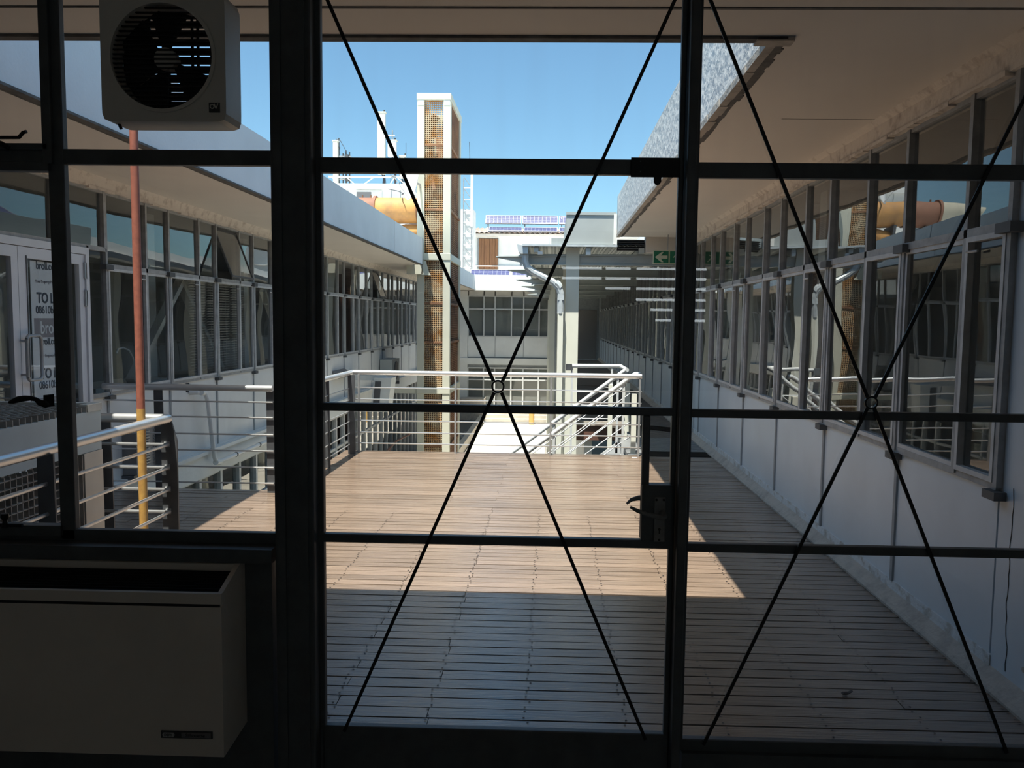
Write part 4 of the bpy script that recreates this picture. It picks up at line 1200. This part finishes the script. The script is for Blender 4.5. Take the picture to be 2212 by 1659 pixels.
# fittings of the casements
B(-1.264, -1.254, GY - .045, GY - .017, 1.368, 1.398).build('handle_plate', 'rod', w1)
MB().tube([(-1.252, GY - .05, 1.372), (-1.256, GY - .056, 1.378), (-1.264, GY - .060, 1.381), (-1.272, GY - .062, 1.389), (-1.285, GY - .062, 1.392), (-1.30, GY - .062, 1.391), (-1.318, GY - .060, 1.388), (-1.332, GY - .058, 1.383), (-1.343, GY - .058, 1.380)], .007, 10, radii=[.007, .009, .008, .0055, .006, .0075, .008, .0065, .003]).build('handle', 'rod', w1, smooth=True)
MB().tube([(-1.50, GY - .05, 2.024), (-1.298, GY - .05, 2.026), (-1.287, GY - .05, 2.038), (-1.279, GY - .05, 2.04)], .0045, 8).build('stay', 'rod', w1, smooth=True)
MB().tube([(-1.37, GY - .04, 2.02), (-1.345, GY - .045, 2.012), (-1.33, GY - .04, 2.002)], .006, 8).build('stay_pin', 'rod', w1)
MB().tube([(-1.50, GY - .045, 1.066), (-1.33, GY - .045, 1.066)], .0045, 8).build('stay', 'rod', w1)
MB().tube([(-1.374, GY - .045, 1.06), (-1.374, GY - .045, 1.078), (-1.374, GY - .045, 1.086), (-1.374, GY - .045, 1.096)], .006, 10, radii=[.009, .005, .010, .009]).build('stay_knob', 'rod', w1, smooth=True)

d1 = empty('door_1', (-.13, GY, 0), 'black steel door with three glazed lights and crossed security rods', 'door', kind='structure')
ya, yb = GY - .008, GY + .014
def dm_(nm, x0, x1, z0, z1, y0=ya, y1=yb): return B(x0, x1, y0, y1, z0, z1).build(nm, 'frame', d1, bevel=.003)
dm_('stile', -.597, -.5725, .03, 2.44)
dm_('stile', .3035, .317, .03, 2.44)
dm_('top_rail', -.59, .31, 2.40, 2.44)
dm_('rail', -.58, .31, 1.956, 1.993)
dm_('rail', -.58, .31, 1.366, 1.386)
dm_('rail', -.58, .31, 1.028, 1.050)
dm_('kick_panel', -.58, .31, .02, .542)
dm_('lock_bar', .232, .251, 1.05, 1.366)
lk = dm_('lock_case', .232, .31, 1.05, 1.193, GY - .018, GY + .018)
for (a, b, c, d) in ((-.573, .304, 1.993, 2.40), (-.573, .304, 1.386, 1.956), (-.573, .232, 1.05, 1.366), (.251, .304, 1.193, 1.366), (-.573, .304, .542, 1.028)):
    B(a - .005, b + .005, GY - .002, GY + .002, c - .005, d + .005).build('pane', 'glass_d', d1)
B(.263, .291, GY - .025, GY - .018, 1.0505, 1.165).build('lock_plate', 'brass', d1, bevel=.002)
for x, z in ((.268, 1.158), (.286, 1.158), (.277, 1.057)):
    MB().tube([(x, GY - .028, z), (x, GY - .025, z)], .003, 8).build('screw', 'rod', d1)
MB().tube([(.277, GY - .0258, 1.083), (.277, GY - .0252, 1.083)], .0035, 10).box(.2755, .2785, GY - .0257, GY - .0252, 1.072, 1.081).build('keyhole', 'black', d1)
MB().tube([(.283, GY - .026, 1.124), (.283, GY - .060, 1.124), (.276, GY - .068, 1.1235), (.24, GY - .070, 1.131), (.215, GY - .068, 1.140), (.199, GY - .066, 1.148)], .006, 10, radii=[.009, .008, .007, .0055, .005, .003]).build('lever_handle', 'brass', d1, smooth=True)
MB().tube([(.283, GY + .03, 1.130), (.283, GY + .060, 1.132), (.27, GY + .068, 1.135), (.235, GY + .070, 1.141), (.215, GY + .068, 1.136), (.203, GY + .066, 1.125)], .006, 10, radii=[.009, .008, .007, .007, .005, .003]).build('lever_handle', 'brass', d1, smooth=True)
B(.187, .306, GY - .0155, GY - .0125, 1.949, 1.996).build('hasp_plate', 'rod', d1, bevel=.001)
MB().prism([(.243, 1.95), (.261, 1.95), (.261, 1.938), (.257, 1.932), (.252, 1.930), (.247, 1.932), (.243, 1.938)], 'y', GY - .0155, GY - .0125).build('hasp_tongue', 'rod', d1)
for z in (1.962, 1.987): MB().tube([(.21, GY - .017, z), (.21, GY - .0155, z)], .0016, 6).build('rivet', 'frame', d1)
yr = GY - .013
def crossed(root, c, ends, tops):
    for (x, z), (tx, tz) in zip(ends, tops):
        MB().bar((tx, yr, tz), (x, yr, z), .004, .0085, (1, 0, 0)).build('security_rod', 'rod', root)
    MB().ring(c, .0125, .0165, yr - .004, yr + .004).build('centre_ring', 'rod', root)
crossed(d1, (-.131, 1.434), [(-.582, 2.43), (.311, 2.43), (-.522, .53), (.257, .53)], [(-.142, 1.447), (-.120, 1.447), (-.140, 1.419), (-.122, 1.419)])
w2 = empty('window_%d' % n, (1.1, GY, .5), 'steel framed fixed screen right of the glass door', 'window', kind='structure'); n += 1
member(w2, 'stile', .338, .3535, .5, 2.46)
member(w2, 'stile', 1.91, 1.95, .5, 2.46)
member(w2, 'rail', .35, 1.95, 1.951, 1.988)
member(w2, 'rail', .35, 1.95, 1.363, 1.3835)
member(w2, 'rail', .35, 1.95, 1.021, 1.043)
member(w2, 'bottom_rail', .35, 1.95, .49, .530)
member(w2, 'top_rail', .35, 1.95, 2.42, 2.46)
for c, d in ((1.988, 2.42), (1.3835, 1.951), (1.043, 1.363), (.53, 1.021)):
    B(.349, 1.915, GY - .002, GY + .002, c - .005, d + .005).build('pane', 'glass_d', w2)
crossed(w2, (.7895, 1.408), [(.339, 2.43), (1.244, 2.43), (.405, .52), (1.172, .52)], [(.780, 1.421), (.799, 1.421), (.781, 1.394), (.798, 1.394)])

# extractor fan set into the window
fn = empty('extractor_fan', (-.915, 1.95, 2.2), 'square plastic extractor fan fitted in the upper window pane', 'fan')
fx0, fx1, fz0, fz1, fy = -1.064, -.768, 2.053, 2.35, 1.90
cxf, czf = -.918, 2.202
nf = 96
front = MB(); outer = []
for k in range(nf):
    a = 2 * PI * k / nf
    dx, dz = math.cos(a), math.sin(a)
    e = 20.0
    t = .1475 / (abs(dx) ** e + abs(dz) ** e) ** (1 / e)
    px, pz = dx * t, dz * t
    outer.append(((fx0 + fx1) / 2 + px, (fz0 + fz1) / 2 + pz))
inner = [(cxf + .121 * math.cos(2 * PI * k / nf), czf + .121 * math.sin(2 * PI * k / nf)) for k in range(nf)]
vs = [(x, fy, z) for x, z in outer] + [(x, fy, z) for x, z in inner] + [(x, fy + .055, z) for x, z in inner] + [(x, fy + .092, z) for x, z in outer]
fs = []
for k in range(nf):
    j = (k + 1) % nf
    fs += [(k, j, nf + j, nf + k), (nf + k, nf + j, 2 * nf + j, 2 * nf + k), (k, 3 * nf + k, 3 * nf + j, j)]
front.add(vs, fs)
front.build('housing', 'fan', fn)
MB().ring((cxf, czf), .120, .128, fy - .006, fy + .002, 48).build('rim', 'fan', fn)
gl = MB(); z = czf - .118
while z < czf + .12:
    h = math.sqrt(max(.121 ** 2 - (z - czf) ** 2, 0))
    gl.box(cxf - h, cxf + h, fy + .006, fy + .012, z - .0014, z + .0014); z += .0105
gl.build('grille_bars', 'black', fn, kind='stuff')
MB().tube([(cxf, fy + .014, czf), (cxf, fy + .04, czf)], .026, 20).build('motor_hub', 'fan', fn)
for k, a in enumerate((1.75, 2.75, 3.65, 4.5, 5.75)):
    bl_ = MB(); pts = []
    for (r0, da) in ((.024, -.35), (.11, -.62), (.116, 0), (.11, .18), (.024, .3)):
        pts.append((cxf + r0 * math.cos(a + da), czf + r0 * math.sin(a + da)))
    bl_.prism(pts, 'y', fy + .03, fy + .034).build('blade', 'black', fn)
sh_ = MB(); z = fz0 + .01
while z < fz1 - .03:
    sh_.box(fx0 + .012, fx1 - .012, fy + .084, fy + .088, z, z + .0165); z += .0212
for x in (-.94, -.882, -.868, -.835, -.80): sh_.box(x - .003, x + .003, fy + .080, fy + .084, fz0 + .01, fz1 - .012)
sh_.box(fx0 + .012, -.985, fy + .08, fy + .086, fz0 + .01, fz1 - .012)
sh_.build('shutter_louvres', 'black', fn, kind='stuff')
bd = B(-.808, -.783, fy - .003, fy, 2.075, 2.097).build('badge', 'badge', fn)
MB().ring((-.8, 2.088), .0035, .0055, fy - .0045, fy - .003, 16).build('badge_ring', 'fan', bd)
MB().bar((-.795, fy - .004, 2.094), (-.791, fy - .004, 2.083), .001, .002, (1, 0, 0)).bar((-.791, fy - .004, 2.083), (-.786, fy - .004, 2.095), .001, .002, (1, 0, 0)).build('badge_mark', 'fan', bd)
T([(-1.04, fy + .03, 2.056), (-1.035, fy + .03, 2.043)], .004, 8).build('pull_switch', 'black', fn)

# wall heater below the window
ht = empty('wall_heater', (-1.5, 1.9, .55), 'long beige wall heater with a slotted sloping top', 'heater')
hx0, hx1 = -2.35, -.768
hy0, hy1 = 1.82, 1.968
body = MB()
body.box(hx0, hx1, hy0, hy0 + .012, .548, .915)
body.box(hx0 + .002, hx1 - .002, hy0 + .004, hy0 + .0115, .915, .922)
body.box(hx0, hx1, hy0, hy0 + .012, .922, .948)
for xx in (hx1 - .012, hx0): body.prism([(hy0 + .012, .5481), (hy1, .56), (hy1, .985), (hy1 - .03, .985), (hy0 + .012, .9479)], 'x', xx, xx + .012)
body.box(hx0 + .012, hx1 - .012, hy1 - .035, hy1 - .001, .90, .984)
body.box(hx0 + .012, hx1 - .012, hy0 + .012, hy1 - .001, .549, .56)
body.build('casing', 'heater', ht)
B(hx0 + .01, hx1 - .004, hy0 + .001, hy0 + .0035, .915, .922).build('shadow_gap', 'black', ht)
gv = MB()
for k in range(11):
    t = k / 10
    y_ = hy0 + .014 + t * .10; z_ = .942 + t * .03
    gv.box(hx0 + .015, hx1 - .015, y_, y_ + .002, z_ - .012, z_)
gv.build('grille_louvres', 'black', ht, kind='stuff')
B(hx0 + .012, hx1 - .012, hy0 + .012, hy1 - .035, .90, .905).build('inner_tray', 'black', ht)
bp_ = B(-.918, -.794, hy0 - .004, hy0, .594, .611).build('badge', 'badge', ht)
MB().prism([(-.914, .6025), (-.911, .608), (-.887, .608), (-.884, .6025), (-.887, .597), (-.911, .597)], 'y', hy0 - .005, hy0 - .004).build('badge_oval', 'badge_t', bp_)
text('lettering', 'DEFY', .0085, (-.899, hy0 - .0062, .6024), FRONT, 'black', ht, ext=.0003)
B(-.868, -.797, hy0 - .0048, hy0 - .004, .5965, .6085).build('badge_strip', 'grey_p', bp_)
text('lettering', 'Silhouette', .0115, (-.834, hy0 - .0062, .6026), FRONT, 'black', ht, ext=.0003)

# louvred window high in the rear wall of the room, mirrored faintly in the door glass
lv = empty('window_%d' % n, (1, RY0, 1.6), 'daylit louvred window in the rear wall of the room', 'window', kind='structure'); n += 1
lv.location = (1.1, RY0, 1.6)
B(.05, 1.95, RY0, RY0 + .02, .9, 2.5).build('shutter_panel', 'black', lv)
for z, spans in ((2.13, ((.10, .50), (.54, .79), (.85, 1.25), (1.29, 1.55))), (2.03, ((.10, .50), (.54, .79), (.85, 1.25), (1.29, 1.55))), (1.93, ((.54, .79), (.85, 1.25), (1.29, 1.55))),
                 (1.82, ((.85, 1.25), (1.29, 1.55))), (1.72, ((1.0, 1.22), (1.29, 1.55))), (1.615, ((1.05, 1.21), (1.29, 1.55)))):
    for a, b in spans:
        B(a, b, RY0 + .02, RY0 + .026, z - .012, z + .012).build('daylight_slit', 'daylight', lv)

tp = empty('kitchen_tap', (-4.45, 8.3, 1.0), 'thin chrome gooseneck tap inside the nearest left wing window', 'tap')
MB().tube([(-4.45, 8.44, .92), (-4.45, 8.44, 1.06), (-4.45, 8.41, 1.15), (-4.45, 8.33, 1.23), (-4.45, 8.22, 1.26), (-4.45, 8.12, 1.25), (-4.45, 8.09, 1.21)], .009, 8).build('spout', 'dishm', tp, smooth=True)
MB().tube([(-4.45, 8.44, .9), (-4.45, 8.44, .96)], .014, 8).build('tap_body', 'dishm', tp)
kc = empty('kitchen_counter', (-4.5, 7.9, 0), 'pale counter unit under the tap inside the left wing', 'counter')
B(-4.75, -4.28, 7.4, 8.9, .86, .9).build('worktop', 'white_s', kc)
B(-4.74, -4.30, 7.42, 8.88, 0, .86).build('cupboard', 'innerwall', kc)
